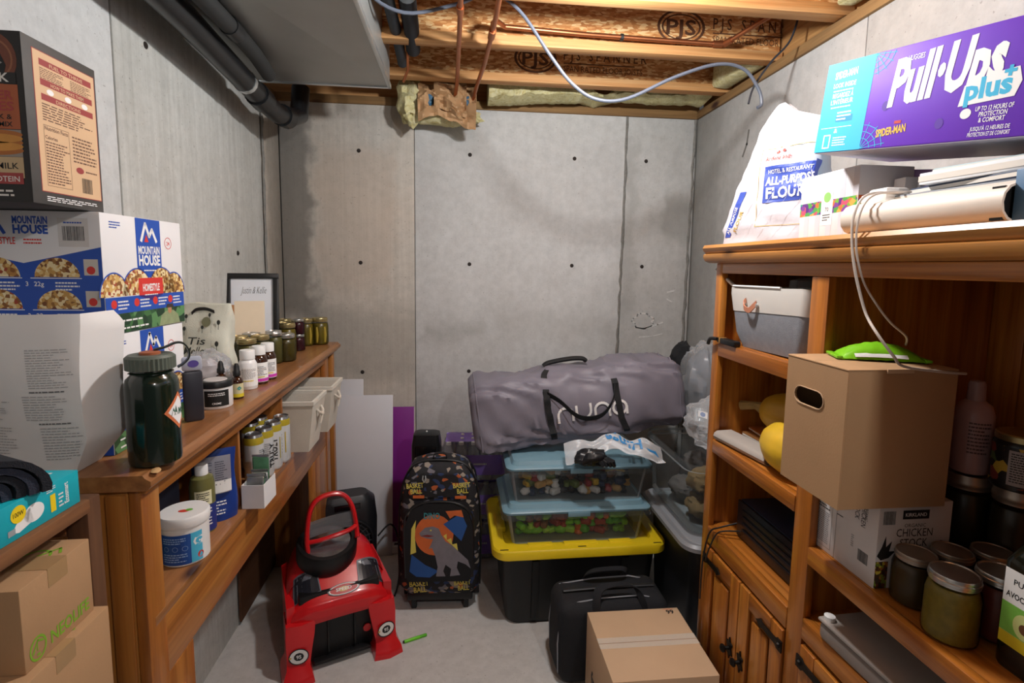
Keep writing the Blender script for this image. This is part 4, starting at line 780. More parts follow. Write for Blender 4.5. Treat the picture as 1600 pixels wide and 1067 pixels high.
for i, (x, y, rz) in enumerate(((-.628, 1.852, 0), (-.635, 1.787, 25), (-.640, 1.722, 70), (-.648, 1.657, 100), (-.70, 1.845, 40), (-.705, 1.78, 50))): can((x, y, ZS), rz, 'slim white seltzer can '+('with its TRULY name turned out, next to the canvas bin', 'second from the canvas bin in the front row', 'third from the canvas bin in the front row', 'showing small print, beside the white tray', 'in the back row beside the canvas bin', 'in the back row behind the second can')[i])
# dark blue-grey box at the back of the near bay
bx = carton('storage_box', 'dull blue-grey box at the back of the lower shelf', 'box', (-.838, 1.25, ZS), .14, .40, .20, M('slate_card', '#4d566e', .6, var=.05)); MB().box(-.071, .071, -.201, .201, .2005, .215, None, .002).build('box_lid', M('slate_lid', '#3f475e', .6), bx)
# canvas bins with tie ends
canv = M('cream_canvas', '#cfc6b8', .9, var=.07, vs=12, bump=.35, bs=500)
def bin_(label, loc, rz, sx, sy, sz):
    t = thing('canvas_bin', label, 'bin', loc, rz); tp = .78; T_ = .006
    def wall(p): return p
    def ring(k, z, i): a, b = sx/2*k-i, sy/2*k-i; return [(-a, -b, z), (a, -b, z), (a, b, z), (-a, b, z)]
    MB().loft([ring(tp, 0, 0), ring(1, sz, 0), ring(1, sz, T_), ring(tp, .006, T_)]).build('bin_body', canv, t)
    MB().loft([ring(1, sz-.012, -.002), ring(1, sz+.003, -.003), ring(1, sz+.003, T_+.001), ring(1, sz-.012, T_+.001)], False).build('rim_hem', M('canvas_hem', '#ddd6c9', .9, bump=.3, bs=400), t)
    for s in (-1, 1): MB().tube(smooth([(sx/2*.96, s*.03, sz*.78), (sx/2+.006, s*.02, sz*.70), (sx/2+.008, 0, sz*.66)] if s > 0 else [(sx/2*.96, -.03, sz*.78), (sx/2+.006, -.02, sz*.70), (sx/2+.008, 0, sz*.66)]), .005, 8).build('tie_cord', canv, t)
    lump((sx/2+.008, 0, sz*.66), (.008, .012, .008), 4, .2, 10, 8).build('tie_knot', canv, t); MB().tube([(sx/2+.009, .004, sz*.64), (sx/2+.004, .01, sz*.5)], .004, 6).build('tie_cord', canv, t); MB().tube([(sx/2+.009, -.004, sz*.64), (sx/2+.004, -.012, sz*.48)], .004, 6).build('tie_cord', canv, t)
    return t
bin_('cream canvas storage bin with knotted cords nearer the seltzer cans', (-.652, 2.01, ZS), 0, .235, .185, .195); bin_('cream canvas storage bin with knotted cords at the far end of the bookcase', (-.640, 2.245, ZS+.0), 0, .235, .185, .195)
# ================================================================ MIDDLE OF THE ROOM
def rrect(hx, hy, r, n=6, z=0, cx=0, cy=0):
    P = []
    for (sx, sy, a0) in ((1, -1, -90), (1, 1, 0), (-1, 1, 90), (-1, -1, 180)):
        for i in range(n+1):
            a = R(a0+90*i/n); P.append((cx+sx*(hx-r)+r*math.cos(a), cy+sy*(hy-r)+r*math.sin(a), z))
    return P
# ---- yellow-lidded black tote
yt = thing('storage_tote', 'heavy black storage tote with a bright yellow lid under the clear totes', 'tote', (.535, 2.32, 0), .6)
tb = M('tote_black', '#141414', .5, var=.1, vs=5); ty = M('tote_yellow', '#e3c41c', .38, var=.04, vs=6)
MB().loft([rrect(.315, .205, .05, z=0), rrect(.325, .215, .05, z=.02), rrect(.350, .240, .05, z=.33)]).build('tote_body', tb, yt)
for s in (-1, 1):
    for x in (-.2, .2): MB().loft([[(x-.018, s*.205, .03), (x+.018, s*.205, .03), (x+.014, s*.222, .03), (x-.014, s*.222, .03)], [(x-.018, s*.238, .31), (x+.018, s*.238, .31), (x+.014, s*.250, .31), (x-.014, s*.250, .31)]]).build('body_rib', tb, yt)
lid = MB().loft([rrect(.385, .270, .065, z=.331), rrect(.39, .275, .07, z=.336), rrect(.39, .275, .07, z=.366), rrect(.384, .269, .066, z=.374), rrect(.335, .225, .05, z=.374), rrect(.328, .218, .045, z=.352)], True).build('tote_lid', ty, yt)
for s in (-1, 1):
    for x, w_ in ((-.18, .11), (.0, .15), (.18, .10)): B('lid_rib', ty, lid, x-w_/2, x+w_/2, s*.222-.016, s*.222+.016, .3525, .3775, .004)
    B('lid_rib', ty, lid, s*.325-.03, s*.325+.01, -.07, .07, .3525, .3775, .004)
    for x in (-.34, 0, .34): B('lid_slot', tb, lid, x-.018, x+.018, s*.254-.003, s*.254+.003, .3742, .3748, 0)
# ---- two clear totes with blue-grey lids, full of toys
plas = clear('clear_tote', (.90, .93, .93), .05, .12, (.45, .48, .5)); lidb = M('blue_grey_lid', '#7497a6', .35, var=.03)
def clear_tote(label, loc, rz, hx, hy, h):
    t = thing('clear_tote', label, 'tote', loc, rz)
    MB().loft([rrect(hx*.9, hy*.88, .025, z=.002), rrect(hx*.97, hy*.97, .03, z=h), rrect(hx*1.03, hy*1.04, .035, z=h), rrect(hx*1.03, hy*1.04, .035, z=h-.012)], False).build('tote_body', plas, t); MB().loft([rrect(hx*.89, hy*.87, .025, z=.0), rrect(hx*.89, hy*.87, .025, z=.003)]).build('tote_floor', plas, t)
    MB().loft([rrect(hx*1.035, hy*1.045, .035, z=h-.022), rrect(hx*1.045, hy*1.055, .035, z=h-.020), rrect(hx*1.04, hy*1.05, .035, z=h+.012)], False).build('clear_skirt', plas, t)
    l = MB().loft([rrect(hx*1.03, hy*1.04, .035, z=h+.003), rrect(hx*1.035, hy*1.045, .035, z=h+.012), rrect(hx*1.0, hy*1.0, .035, z=h+.020), rrect(hx*.96, hy*.95, .03, z=h+.022), rrect(hx*.93, hy*.91, .03, z=h+.040), rrect(hx*.89, hy*.86, .03, z=h+.042)]).build('lid', lidb, t)
    for s in (-1, 1): B('lid_latch', lidb, l, -.05, .05, s*hy*1.046-.004, s*hy*1.046+.004, h-.012, h+.010, .002)
    return t
clear_tote('clear tote with blue-grey lid and green toys, resting on the yellow lid', (.530, 2.31, .3535), .5, .325, .19, .145); clear_tote('clear tote with blue-grey lid and dark toys, under the grey travel bag', (.540, 2.315, .5415), 0, .320, .185, .150)
toyA = lump((0, 0, .02), (.028, .022, .020), 2, .35, 10, 7).build('toy', M('toy_green', '#7ac22f', .5), None); toyB = MB().box(-.025, .025, -.014, .014, 0, .028, None, .006, 1).build('toy', M('toy_black', '#151418', .5), None); toyC = MB().lathe([(0, 0), (.018, 0), (.020, .006), (.012, .016), (.016, .03), (.004, .036), (0, .036)], 10).build('toy', M('toy_orange', '#d9622a', .5), None)
protos = [toyA.data, toyB.data, toyC.data]
for o in (toyA, toyB, toyC): bpy.data.objects.remove(o)
def toys(n, c, hx, hy, z, layers, mats, label, group, seed):
    rng = random.Random(seed); k = 0
    cols = math.ceil(n/layers/2)
    for L_ in range(layers):
        for i in range(cols):
            for j in range(2):
                if k >= n: return
                me = protos[rng.randrange(3)].copy(); me.materials.clear(); mq = mats[rng.randrange(len(mats))]; me.materials.append(mq)
                o = bpy.data.objects.new('toy', me); C.objects.link(o); tag(o, label % {'black': 'black', 'black2': 'charcoal', 'brown': 'brown', 'tan': 'tan', 'white': 'white', 'navy': 'navy blue', 'olive': 'olive green', 'red': 'dark red', 'gold': 'golden yellow', 'green': 'bright green', 'green2': 'grass green', 'green3': 'pale lime', 'orange': 'orange', 'brown2': 'reddish brown'}[mq.name[4:]], 'toy', group); s = rng.uniform(.8, 1.15)
                o.location = (c[0]-hx+2*hx*(i+.5)/cols+rng.uniform(-.010, .010), c[1]-hy+2*hy*(.16+.68*j)+rng.uniform(-.014, .014), z+L_*.033); o.rotation_euler = (0, 0, rng.uniform(0, 6)); o.scale = (s, s, s); k += 1
tm_dark = [M('toy_black', '#151418'), M('toy_black2', '#22222b', .5), M('toy_brown', '#6b4028', .5), M('toy_tan', '#c79a5a', .5), M('toy_white', '#d9d6d2', .5), M('toy_navy', '#23304d', .5), M('toy_olive', '#5d6a2a', .5), M('toy_red', '#9a2c2a', .5), M('toy_gold', '#c9a12c', .5)]
tm_green = [M('toy_green', '#7ac22f'), M('toy_green2', '#4f9a2b', .5), M('toy_green3', '#a4d64a', .5), M('toy_green', '#7ac22f'), M('toy_orange', '#d9622a'), M('toy_brown2', '#7a4a34', .5), M('toy_red', '#9a2c2a')]
toys(112, (.54, 2.315), .25, .13, .5465, 4, tm_dark, 'small %s plastic toy in the upper clear tote', 'toys in the upper clear tote', 4); toys(112, (.53, 2.31), .255, .135, .3585, 4, tm_green, 'small %s plastic toy in the lower clear tote', 'toys in the lower clear tote', 7)
# yellow crane arm among the toys
o = MB().tube([(.66, 2.165, .672), (.70, 2.16, .681), (.745, 2.155, .672)], .006, 8).build('toy', M('toy_gold', '#c9a12c'), None); tag(o, 'curved yellow toy arm in the upper clear tote', 'toy', 'toys in the upper clear tote')

# ---- grey travel bag with white lettering
nu = thing('travel_bag', 'long grey nylon travel bag with white nuna lettering on the stacked totes', 'bag', (.578, 2.36, .784), rot=Matrix.Rotation(R(-7.2), 4, 'Y'))
HL, HD, HH = .480, .150, .165
def bagprof(x):
    e = max(0, abs(x)/HL-.90)/.10; return (1-.10*e*e)*(1-.05*math.sin(x*9+1)**2)
def bag_noise(x, a): return .018*noise.noise(Vector((x*4.2, math.cos(a)*1.3, math.sin(a)*1.3)))+.022*(1-abs(noise.noise(Vector((x*8+math.sin(a)*2.6, math.cos(a)*2, math.sin(a)*1.5+4))))*1.6)-.013+.004*noise.noise(Vector((x*18, a*3, 2)))
def bag_pt(x, a):
    c, s_ = math.cos(a), math.sin(a); k = bagprof(x); n_ = bag_noise(x, a); q = .42
    y = (HD*k+n_)*math.copysign(abs(c)**q, c); z = (HH*k+n_)*math.copysign(abs(s_)**q, s_); y += .03*max(0, z/HH) ; z = max(z, -HH+.004)
    return (x, y, HH+z)
def bag_front(x, z, l=0):
    lo, hi = math.pi/2, 3*math.pi/2
    for _ in range(26):
        mid = (lo+hi)/2
        if bag_pt(x, mid)[2] > z: lo = mid
        else: hi = mid
    p = bag_pt(x, (lo+hi)/2); return Vector((x, p[1]-l-.001, z))
greyn = M('grey_nylon', '#77727d', .5, var=.07, vs=7, bump=.12, bs=500); web = M('black_webbing', '#101012', .75, bump=.4, bs=300)
rings = []
NX = 64
for i in range(NX+1):
    x = -HL+2*HL*i/NX; rings.append([bag_pt(x, 2*math.pi*j/56) for j in range(56)])
def shr(r, k, dx):
    c = sum((Vector(p) for p in r), Vector())/len(r); return [tuple(c+(Vector(p)-c)*k+Vector((dx, 0, 0))) for p in r]
rings = [shr(rings[0], .55, -.022), shr(rings[0], .9, -.018)]+rings+[shr(rings[-1], .9, .018), shr(rings[-1], .55, .022)]
MB().loft(rings).build('bag_body', greyn, nu, ang=60)
for sx in (-1, 1):   # end seam piping
    MB().tube([Vector(bag_pt(sx*(HL-.012), 2*math.pi*j/40))*1.0 for j in range(40)], .0035, 6, True).build('seam_piping', greyn, nu)
wm = M('bag_lettering', '#e6e2df', .5, var=0)
f = Face(nu, (0, 0, 0), (1, 0, 0), (0, 0, 1), warp=lambda x, z, l: bag_front(x, z, .0045+l))
def arcpts(cx_, cz_, r, a0, a1, n=10, rz_=None): return [(cx_+r*math.cos(R(a0+(a1-a0)*i/n)), cz_+(rz_ or r)*math.sin(R(a0+(a1-a0)*i/n))) for i in range(n+1)]
lw = .011; x0 = -.115; h0 = .118
def sub(pts, k=3): return [((a[0]*(k-i)+b[0]*i)/k, (a[1]*(k-i)+b[1]*i)/k) for a, b in zip(pts, pts[1:]) for i in range(k)]+[pts[-1]]
f.line('lettering', wm, sub([(x0, h0), (x0, h0+.03)]+arcpts(x0+.034, h0+.030, .034, 180, 0, 10, .030)+[(x0+.068, h0)]), lw, 1)
x1 = x0+.085; f.line('lettering', wm, sub([(x1, h0+.062), (x1, h0+.032)]+arcpts(x1+.034, h0+.032, .034, 180, 360, 10, .030)+[(x1+.068, h0+.062)]), lw, 1)
x2 = x1+.088; f.line('lettering', wm, sub([(x2, h0), (x2, h0+.03)]+arcpts(x2+.032, h0+.030, .032, 180, 0, 10, .030)+[(x2+.064, h0)]), lw, 1)
x3 = x2+.112; f.line('lettering', wm, sub(arcpts(x3, h0+.031, .031, 0, 360, 18, .030)), lw, 1); f.line('lettering', wm, sub([(x3+.032, h0+.031), (x3+.032, h0)]), lw, 1); f.done()
def front_path(pts, l=.004): return [bag_front(x, z, l) for x, z in pts]
def dens(pts, k=5): return sub(pts, k)
for sx, top in ((-.155, .262), (.165, .275)): MB().strap(front_path(dens([(sx+.018*(1 if sx < 0 else 1.8), .03), (sx+.008, .10), (sx, .19), (sx-.002, top)]), .005), (1, 0, 0), .028, .003).build('webbing_strap', web, nu)
MB().strap(smooth([bag_front(-.150, .250, .006), bag_front(-.10, .215, .028), bag_front(-.04, .150, .035), bag_front(.02, .125, .036), bag_front(.085, .135, .034), bag_front(.135, .190, .026), bag_front(.163, .262, .006)]), (0, -.5, 1), .026, .003).build('carry_handle', web, nu)
MB().strap(smooth([bag_front(-.155, .258, .006), (-.15, -.09, .322), (-.12, -.02, .335)]), (1, 0, 0), .028, .003).build('webbing_strap', web, nu)
MB().tube(smooth([(-.13, .04, .338), (-.10, .04, .352), (0, .045, .357), (.06, .04, .352), (.08, .04, .338)]), .014, 10, flat=(1.3, .8)).build('top_grip', web, nu)
# dark jacket end behind the bag and a clear bag of cups over the right tote
# ---- grey-lidded tote and the clear one on it, beside the tall bookcase
gt = thing('storage_tote', 'dark storage tote with silver-grey lid behind the end of the tall bookcase', 'tote', (1.105, 2.06, 0)); gl = M('silver_grey_lid', '#8c8f94', .4, var=.04)
MB().loft([rrect(.16, .20, .05, z=0), rrect(.165, .205, .05, z=.02), rrect(.18, .235, .05, z=.475)]).build('tote_body', M('tote_charcoal', '#24262b', .5), gt)
MB().loft([rrect(.215, .265, .07, z=.476), rrect(.225, .275, .075, z=.482), rrect(.225, .275, .075, z=.498), rrect(.215, .265, .07, z=.508), rrect(.19, .24, .06, z=.500), rrect(.185, .235, .06, z=.504)]).build('tote_lid', gl, gt)
ct = thing('clear_tote', 'tall clear tote with clear rim standing on the silver-grey lid', 'tote', (1.110, 2.09, .509))
MB().loft([rrect(.165, .20, .05, z=.001), rrect(.185, .225, .055, z=.03), rrect(.20, .235, .06, z=.27), rrect(.212, .247, .065, z=.272), rrect(.214, .249, .065, z=.285), rrect(.205, .24, .06, z=.300), rrect(.208, .243, .06, z=.306)], False).build('tote_body', plas, ct); MB().loft([rrect(.164, .199, .05, z=0), rrect(.164, .199, .05, z=.003)]).build('tote_floor', plas, ct)
mix_cloth = [M('cloth_tan', '#6e5c3c', .9, var=.2, vs=20), M('cloth_slate', '#343c46', .9, var=.2, vs=20), M('cloth_grey', '#5a5856', .9, var=.2), M('cloth_plum', '#5d3b44', .9)]
for i, (x, y, z, r) in enumerate(((-.070, -.095, .070, .060), (.072, -.09, .070, .060), (-.070, .085, .070, .060), (.072, .085, .070, .060), (-.072, -.10, .182, .060), (.075, -.095, .182, .060), (0, .09, .182, .062))):
    o = lump((0, 0, 0), (r*1.12, r*1.25, r*.84), i+2, .22, 30, 20).build('folded_cloth', mix_cloth[i % 4], None); o.location = (1.11+x, 2.09+y, .509+z); tag(o, ('tan', 'slate', 'pale grey', 'plum')[i % 4]+' cloth bundle packed inside the tall clear tote', 'cloth', 'cloths in the tall clear tote')
cb = thing('plastic_bag', 'clear bag of plastic cups with blue round labels on the tall clear tote', 'bag', (1.115, 2.03, .815))
lump((.0, 0, .105), (.145, .14, .115), 21, .2, 34, 22).build('film', film, cb, ang=20)
cupm = clear('clear_cup', (.85, .92, .95), .16, .1); lblue = M('label_blue', '#2f6fb5', .5)
for i, (x, y, z, a, b) in enumerate(((-.05, -.05, .07, 20, 30), (.05, -.06, .06, -30, 10), (-.02, -.06, .15, 60, -20), (.07, -.03, .15, 10, 50), (-.08, .02, .13, -40, 20), (.02, .05, .12, 30, 30))):
    m4 = Matrix.Translation((x, y, z)) @ Matrix.Rotation(R(a), 4, 'X') @ Matrix.Rotation(R(b), 4, 'Y'); MB().lathe([(0, -.03), (.022, -.03), (.028, .03), (.026, .03), (.02, -.027)], 16, m=m4).build('cup', cupm, cb)
    lf = Face(cb, m4 @ Vector((0, -.0275, 0)), m4.to_3x3() @ Vector((1, 0, 0)), m4.to_3x3() @ Vector((0, 0, 1))); lf.rect('cup_label', WHT(), -.02, -.014, .02, .016, 3); lf.disc('cup_label_mark', lblue, 0, .001, .011, lift=4); lf.done()
db = thing('garment_bag', 'bulging dark and pale clear garment bag stuffed against the right wall', 'bag', (1.218, 2.41, .818)); lump((0.0, .0, .20), (.105, .13, .195), 31, .2, 30, 20).build('film', film, db, ang=20); lump((.0, .0, .19), (.085, .10, .165), 33, .25, 20, 14).build('folded_clothes', M('denim_mix', '#56606d', .9, var=.35, vs=9), db)
lump((-.07, .09, .30), (.06, .05, .085), 36, .3, 18, 12).build('black_sleeve', M('black_cloth', '#17181b', .9), db)
# ---- clear retail bag with blue lettering draped under the travel bag, black glove on it
hb = thing('plastic_bag', 'clear retail bag with blue lettering draped over the blue-grey lid', 'bag', (.70, 2.13, .735))
def drape(u, v, l=0):
    x = -.24+.44*u; y = -.035+.045*v-.012*math.sin(u*9)-(.02*(1-v)); zt = .075+.03*math.sin(u*3.0)-.045*max(0, u-.55)+.01*math.sin(u*17); z = zt-(1-v)*.085*(1-.45*math.sin(u*3.1)); z += .010*noise.noise(Vector((u*8, v*5, 1)))
    return (x, y-l, max(z, .004))
MB().grid(drape, 40, 14, .0008).build('film', clear('milky_film', (.93, .94, .95), .34, .3, (.9, .91, .93)), hb, ang=20)
f = Face(hb, (0, 0, 0), (1, 0, 0), (0, 0, 1), warp=lambda x, y, l: Vector(drape(x, y, .002+l))); bl = M('hinge_blue', '#2f86c4', .5)
f.text('lettering', bl, 'Hinge', .60, .95, .50, 'C', .36, 1, .03, 180); f.poly('lettering', bl, [(.84, .42), (.95, .45), (.92, .62), (.82, .58)], 1); f.done()
gv = thing('glove', 'crumpled black glove lying on the edge of the blue-grey lid', 'glove', (.565, 2.085, .733)); lump((0, 0, .034), (.07, .045, .036), 41, .35, 20, 12).build('glove_body', M('black_leather', '#111217', .35, var=.2, vs=20, bump=.4, bs=80), gv)
for i in range(4): MB().tube([(.03+.012*i, -.02-.004*i, .035), (.045+.014*i, -.038-.004*i, .018+.004*i), (.05+.015*i, -.045, .008)], [.012, .011, .008], 8).build('finger', MATS['black_leather'], gv)

# ---- black duffel and the carton in front of it
df = thing('duffel_bag', 'black canvas duffel bag with white-stitched handles standing behind the 99 carton', 'bag', (.60, 1.855, 0), 2); bkc = M('black_canvas', '#121318', .85, var=.15, vs=9, bump=.3, bs=300); stitch = M('white_thread', '#8f9096', .8)
MB().box(-.225, .215, -.105, .105, 0, .315, None, .045, 4).wob(.010, 9, 3, lambda c: c.z < .01).build('bag_body', bkc, df)
for y in (-.07, .07): MB().tube([p for p in [(-.222, y*1.05, .04), (-.226, y*1.05, .16), (-.215, y, .27), (-.19, y*.9, .308), (-.05, y*.9, .322), (.1, y*.9, .322), (.185, y*.9, .30), (.212, y, .25)]], .0028, 6).build('piping', stitch, df)
MB().tube([(-.19, 0, .322), (0, 0, .325), (.18, 0, .318)], .006, 8, flat=(1.4, .6)).build('zip', M('zip_black', '#1d1e22', .5), df)
for y in (-.075, .065):
    hd = MB().strap(smooth([(-.085, y*1.45, .12), (-.088, y*1.5, .24), (-.085, y*1.3, .31), (-.07, y*.9, .352), (-.03, y*.75, .366), (.05, y*.75, .366), (.085, y*.9, .350), (.10, y*1.3, .31), (.105, y*1.5, .24), (.105, y*1.45, .12)]), (0.6, .8 if y > 0 else -.8, .0), .034, .004).build('carry_handle', bkc, df)
    for sx in (-1, 1): MB().strap([( -.0865+sx*.012 if k == 0 else -.0865+sx*.012, y*1.45-.004, z) for k, z in enumerate((.12, .2, .27))], (1, 0, 0), .002, .001).build('stitch_line', stitch, hd)
bx = carton('shipping_carton', 'tan shipping carton marked 99 standing on the floor before the duffel bag', 'carton', (.645, 1.560, 0), .343, .322, .318, card2, -.3)
F = faces(bx, .343, .322, .318); f = F['top']; f.rect('flap_seam', card_in, .0, .160, .343, .1625, 0); f.text('printed_text', INK(), '99', .306, .290, .020, 'C', .028, 1, .03); f.line('printed_text', M('print_red', '#d8352c'), [(.285, .315), (.322, .315)], .0015, 1); f.done()
B('carton_tape', clear('clear_tape', (.95, .93, .9), .14, .1, (.8, .75, .68)), bx, -.1720, .1720, -.024, .026, .3182, .3186, 0); f = F['left']; f.text('printed_text', INK(), 'fragile', .08, .10, .06, 'L', .15, 1, .03); f.done()

# ---- red ride-on toy car
rc = thing('ride_on_car', 'red plastic ride-on toy car with black wheel and push handle', 'toy car', (-.452, 1.945, 0), 22); redp = M('glossy_red_plastic', '#cc1a20', .28, var=.05, vs=4, coat=.25); blk2 = M('toy_black_plastic', '#0e0e10', .45, var=.1)
# hood: sections across x, running front (y=0) to back
prof = [(.0, .198), (-.004, .215), (-.004, .250), (.006, .272), (.05, .305), (.11, .350), (.18, .392), (.26, .400), (.34, .380), (.38, .30), (.385, .16)]
def hood(u, v):
    x = -1+2*u; k = v*(len(prof)-1); i = min(int(k), len(prof)-2); t_ = k-i; y = prof[i][0]*(1-t_)+prof[i+1][0]*t_; z = prof[i][1]*(1-t_)+prof[i+1][1]*t_
    e = abs(x)**4; wd = .205-.03*min(1, max(0, y/.3)); return (wd*x, y+.035*e*(1 if y < .1 else 0), z-(.06+.15*y)*abs(x)**6-.010*x*x)
hd = MB().grid(hood, 36, 40, .006).build('hood', redp, rc, ang=30)
for s in (-1, 1):
    MB().loft([[(s*.200, .02, z0_), (s*.196, .34, z0_), (s*.170, .36, z0_), (s*.170, .03, z0_)] for z0_ in (.03, .12, .22, .275)]).build('side_panel', redp, rc)
    leg = [(.10, .205, .0, .10, .215), (.105, .208, -.008, .10, .17), (.118, .206, -.014, .10, .10), (.125, .208, -.020, .09, .055), (.118, .222, -.045, .09, .030), (.112, .226, -.052, .09, .004), (.112, .226, -.052, .09, 0)]
    MB().loft([[(s*a, y0, z), (s*(a+b)/2, y0-.012, z), (s*b, y0, z), (s*b, y1, z), (s*a, y1, z)] for a, b, y0, y1, z in leg]).build('front_fender', redp, rc, ang=50)
    f = Face(rc, (s*.165, -.030, .085), (1, s*.15, 0), (0, .12, 1)); bdg = M('badge_white', '#dcdad6', .4); f.disc('side_badge', INK(), 0, .02, .036, .030, 1); f.disc('side_badge', bdg, 0, .02, .032, .026, 2); f.disc('side_badge', INK(), 0.0, .02, .018, .015, 3, n=9); f.text('side_badge', bdg, '95', 0, .013, .013, 'C', None, 4, .03); f.rect('side_badge', M('badge_gold', '#c9a03a', .4), -.034, .017, -.026, .023, 4); f.done()
B('footwell', blk2, rc, -.155, .155, .03, .20, .02, .30, .01); B('footwell_rib', blk2, rc, -.055, -.047, .018, .031, .05, .21, .002); B('footwell_rib', blk2, rc, .047, .055, .018, .031, .05, .21, .002); B('underframe', blk2, rc, -.11, .11, -.0, .05, .022, .035, .004)
MB().lathe([(.008, 0), (.016, .001), (.016, .006), (.006, .007)], 14, m=Matrix.Translation((.10, .0290, .10)) @ Matrix.Rotation(R(90), 4, 'X')).build('tow_ring', redp, rc)
def onhood(x, v, l):   # x metres, v along profile
    p = hood((x/.2+1)/2, v); return Vector((p[0], p[1]-l*.6-.0016, p[2]+l+.0024))
f = Face(rc, (0, 0, 0), (1, 0, 0), (0, 0, 1), warp=onhood); win = M('window_decal', '#23242b', .2, var=.2, vs=20); frm = M('decal_rim', '#5b5d66', .4)
def quadfill(name, mat, q, lift, n=6):
    def P(a, b): return tuple((q[0][k]*(1-a)+q[1][k]*a)*(1-b)+(q[3][k]*(1-a)+q[2][k]*a)*b for k in (0, 1))
    for i in range(n):
        for j in range(n): f.poly(name, mat, [P(i/n, j/n), P((i+1)/n, j/n), P((i+1)/n, (j+1)/n), P(i/n, (j+1)/n)], lift)
for s in (-1, 1):
    quadfill('headlight_decal', frm, [(s*.172, .355), (s*.070, .38), (s*.080, .50), (s*.172, .525)], 1); quadfill('headlight_decal', win, [(s*.167, .363), (s*.075, .386), (s*.084, .491), (s*.167, .515)], 2)
for k, (rx, ry, mt) in enumerate(((.062, .042, frm), (.057, .037, M('badge_white', '#dcdad6')), (.053, .033, M('badge_red', '#b8201c', .4)), (.020, .018, M('badge_gold', '#c9a03a')))):
    for j in range(16):
        a, b = 2*math.pi*j/16, 2*math.pi*(j+1)/16; f.poly('hood_emblem', mt, [(0.012, .355), (.012+rx*math.cos(a), .355+ry*math.sin(a)), (.012+rx*math.cos(b), .355+ry*math.sin(b))], 1+k)
f.text('hood_emblem', WHT(), 'SPEED', .012, .345, .022, 'C', .06, 6, .02); f.done()
tilt = Matrix.Translation((-.028, .185, .372)) @ Matrix.Rotation(R(14), 4, 'X')
MB().lathe([(0, -.045), (.095, -.045), (.115, -.02), (.120, .0), (.120, .060), (.114, .070), (.098, .071), (.095, .063), (.03, .063), (0, .066)], 40, m=tilt).build('steering_wheel', blk2, rc)
MB().lathe([(0, .063), (.092, .064), (.068, .069), (.034, .071), (.012, .079), (0, .079)], 32, m=tilt).build('wheel_hub', M('chrome_hub', '#8f8d90', .22, .8), rc)
hp = [(-.105, .13, .40), (-.108, .15, .47), (-.095, .17, .56), (-.07, .18, .605), (-.03, .185, .622), (.02, .185, .622), (.055, .18, .60), (.078, .17, .55), (.088, .15, .47), (.086, .13, .44)]
MB().tube(smooth(hp), .0115, 10, flat=(1.5, .9)).build('push_handle', redp, rc); MB().tube(smooth([(-.104, .145, .455), (-.06, .13, .462), (0, .125, .472), (.05, .13, .478), (.085, .145, .485)]), .009, 8, flat=(1.2, 1)).build('handle_bar', redp, rc)
MB().grid(lambda u, v: (-.095+.172*u, .155+.012*math.sin(u*3)+.01*v, .468+.012*u+.06*v), 8, 4, .002).build('windscreen', clear('smoked_screen', (.55, .57, .62), .1, .08), rc)

# ---- black desk fan behind the car
fn = thing('desk_fan', 'black square-bodied fan with round wire grille behind the red car', 'fan', (-.55, 2.50, 0), 16); fb = M('fan_black', '#17181c', .4, var=.1)
MB().loft([rrect(.13, .065, .05, z=.03), rrect(.14, .075, .06, z=.08), rrect(.145, .08, .06, z=.32), rrect(.135, .072, .06, z=.42), rrect(.10, .05, .04, z=.452)]).build('housing', fb, fn); B('fan_foot', fb, fn, -.11, .11, -.075, .075, 0, .0295, .008); B('control_panel', M('panel_gloss', '#0d0e11', .15), fn, -.06, .06, -.074, -.070, .395, .425, .001)
gr = MB().tube([(.115*math.cos(a), -.086, .235+.115*math.sin(a)) for a in [2*math.pi*i/32 for i in range(32)]], .007, 8, True).build('grille_rim', fb, fn)
wirem = M('grille_wire', '#4b4d52', .35, .4)
for r_ in (.1, .085, .07, .055, .04, .025): MB().tube([(r_*math.cos(a), -.087, .235+r_*math.sin(a)) for a in [2*math.pi*i/28 for i in range(28)]], .0018, 5, True).build('grille_wire', wirem, gr)
for i in range(10): a = math.pi*i/10; MB().tube([(.115*math.cos(a), -.089, .235+.115*math.sin(a)), (-.115*math.cos(a), -.089, .235-.115*math.sin(a))], .0016, 5).build('grille_spoke', wirem, gr)
cable('extension_cable', 'black fan cord with plug trailing to the rolling backpack', [(-.415, 2.60, .17), (-.36, 2.66, .20), (-.32, 2.65, .13), (-.30, 2.55, .02), (-.295, 2.42, .006), (-.30, 2.34, .006)], .0045, bk_pl)
strip = thing('power_strip', 'white power strip lying on the floor behind the fan', 'power strip', (-.31, 2.74, 0)); B('strip_body', wh_pl, strip, -.10, .09, -.03, .03, 0, .042, .006)
for i in range(4): B('socket', M('socket_hole', '#3a3a3c', .5), strip, -.08+.04*i, -.06+.04*i, -.012, .012, .042, .0425, 0)

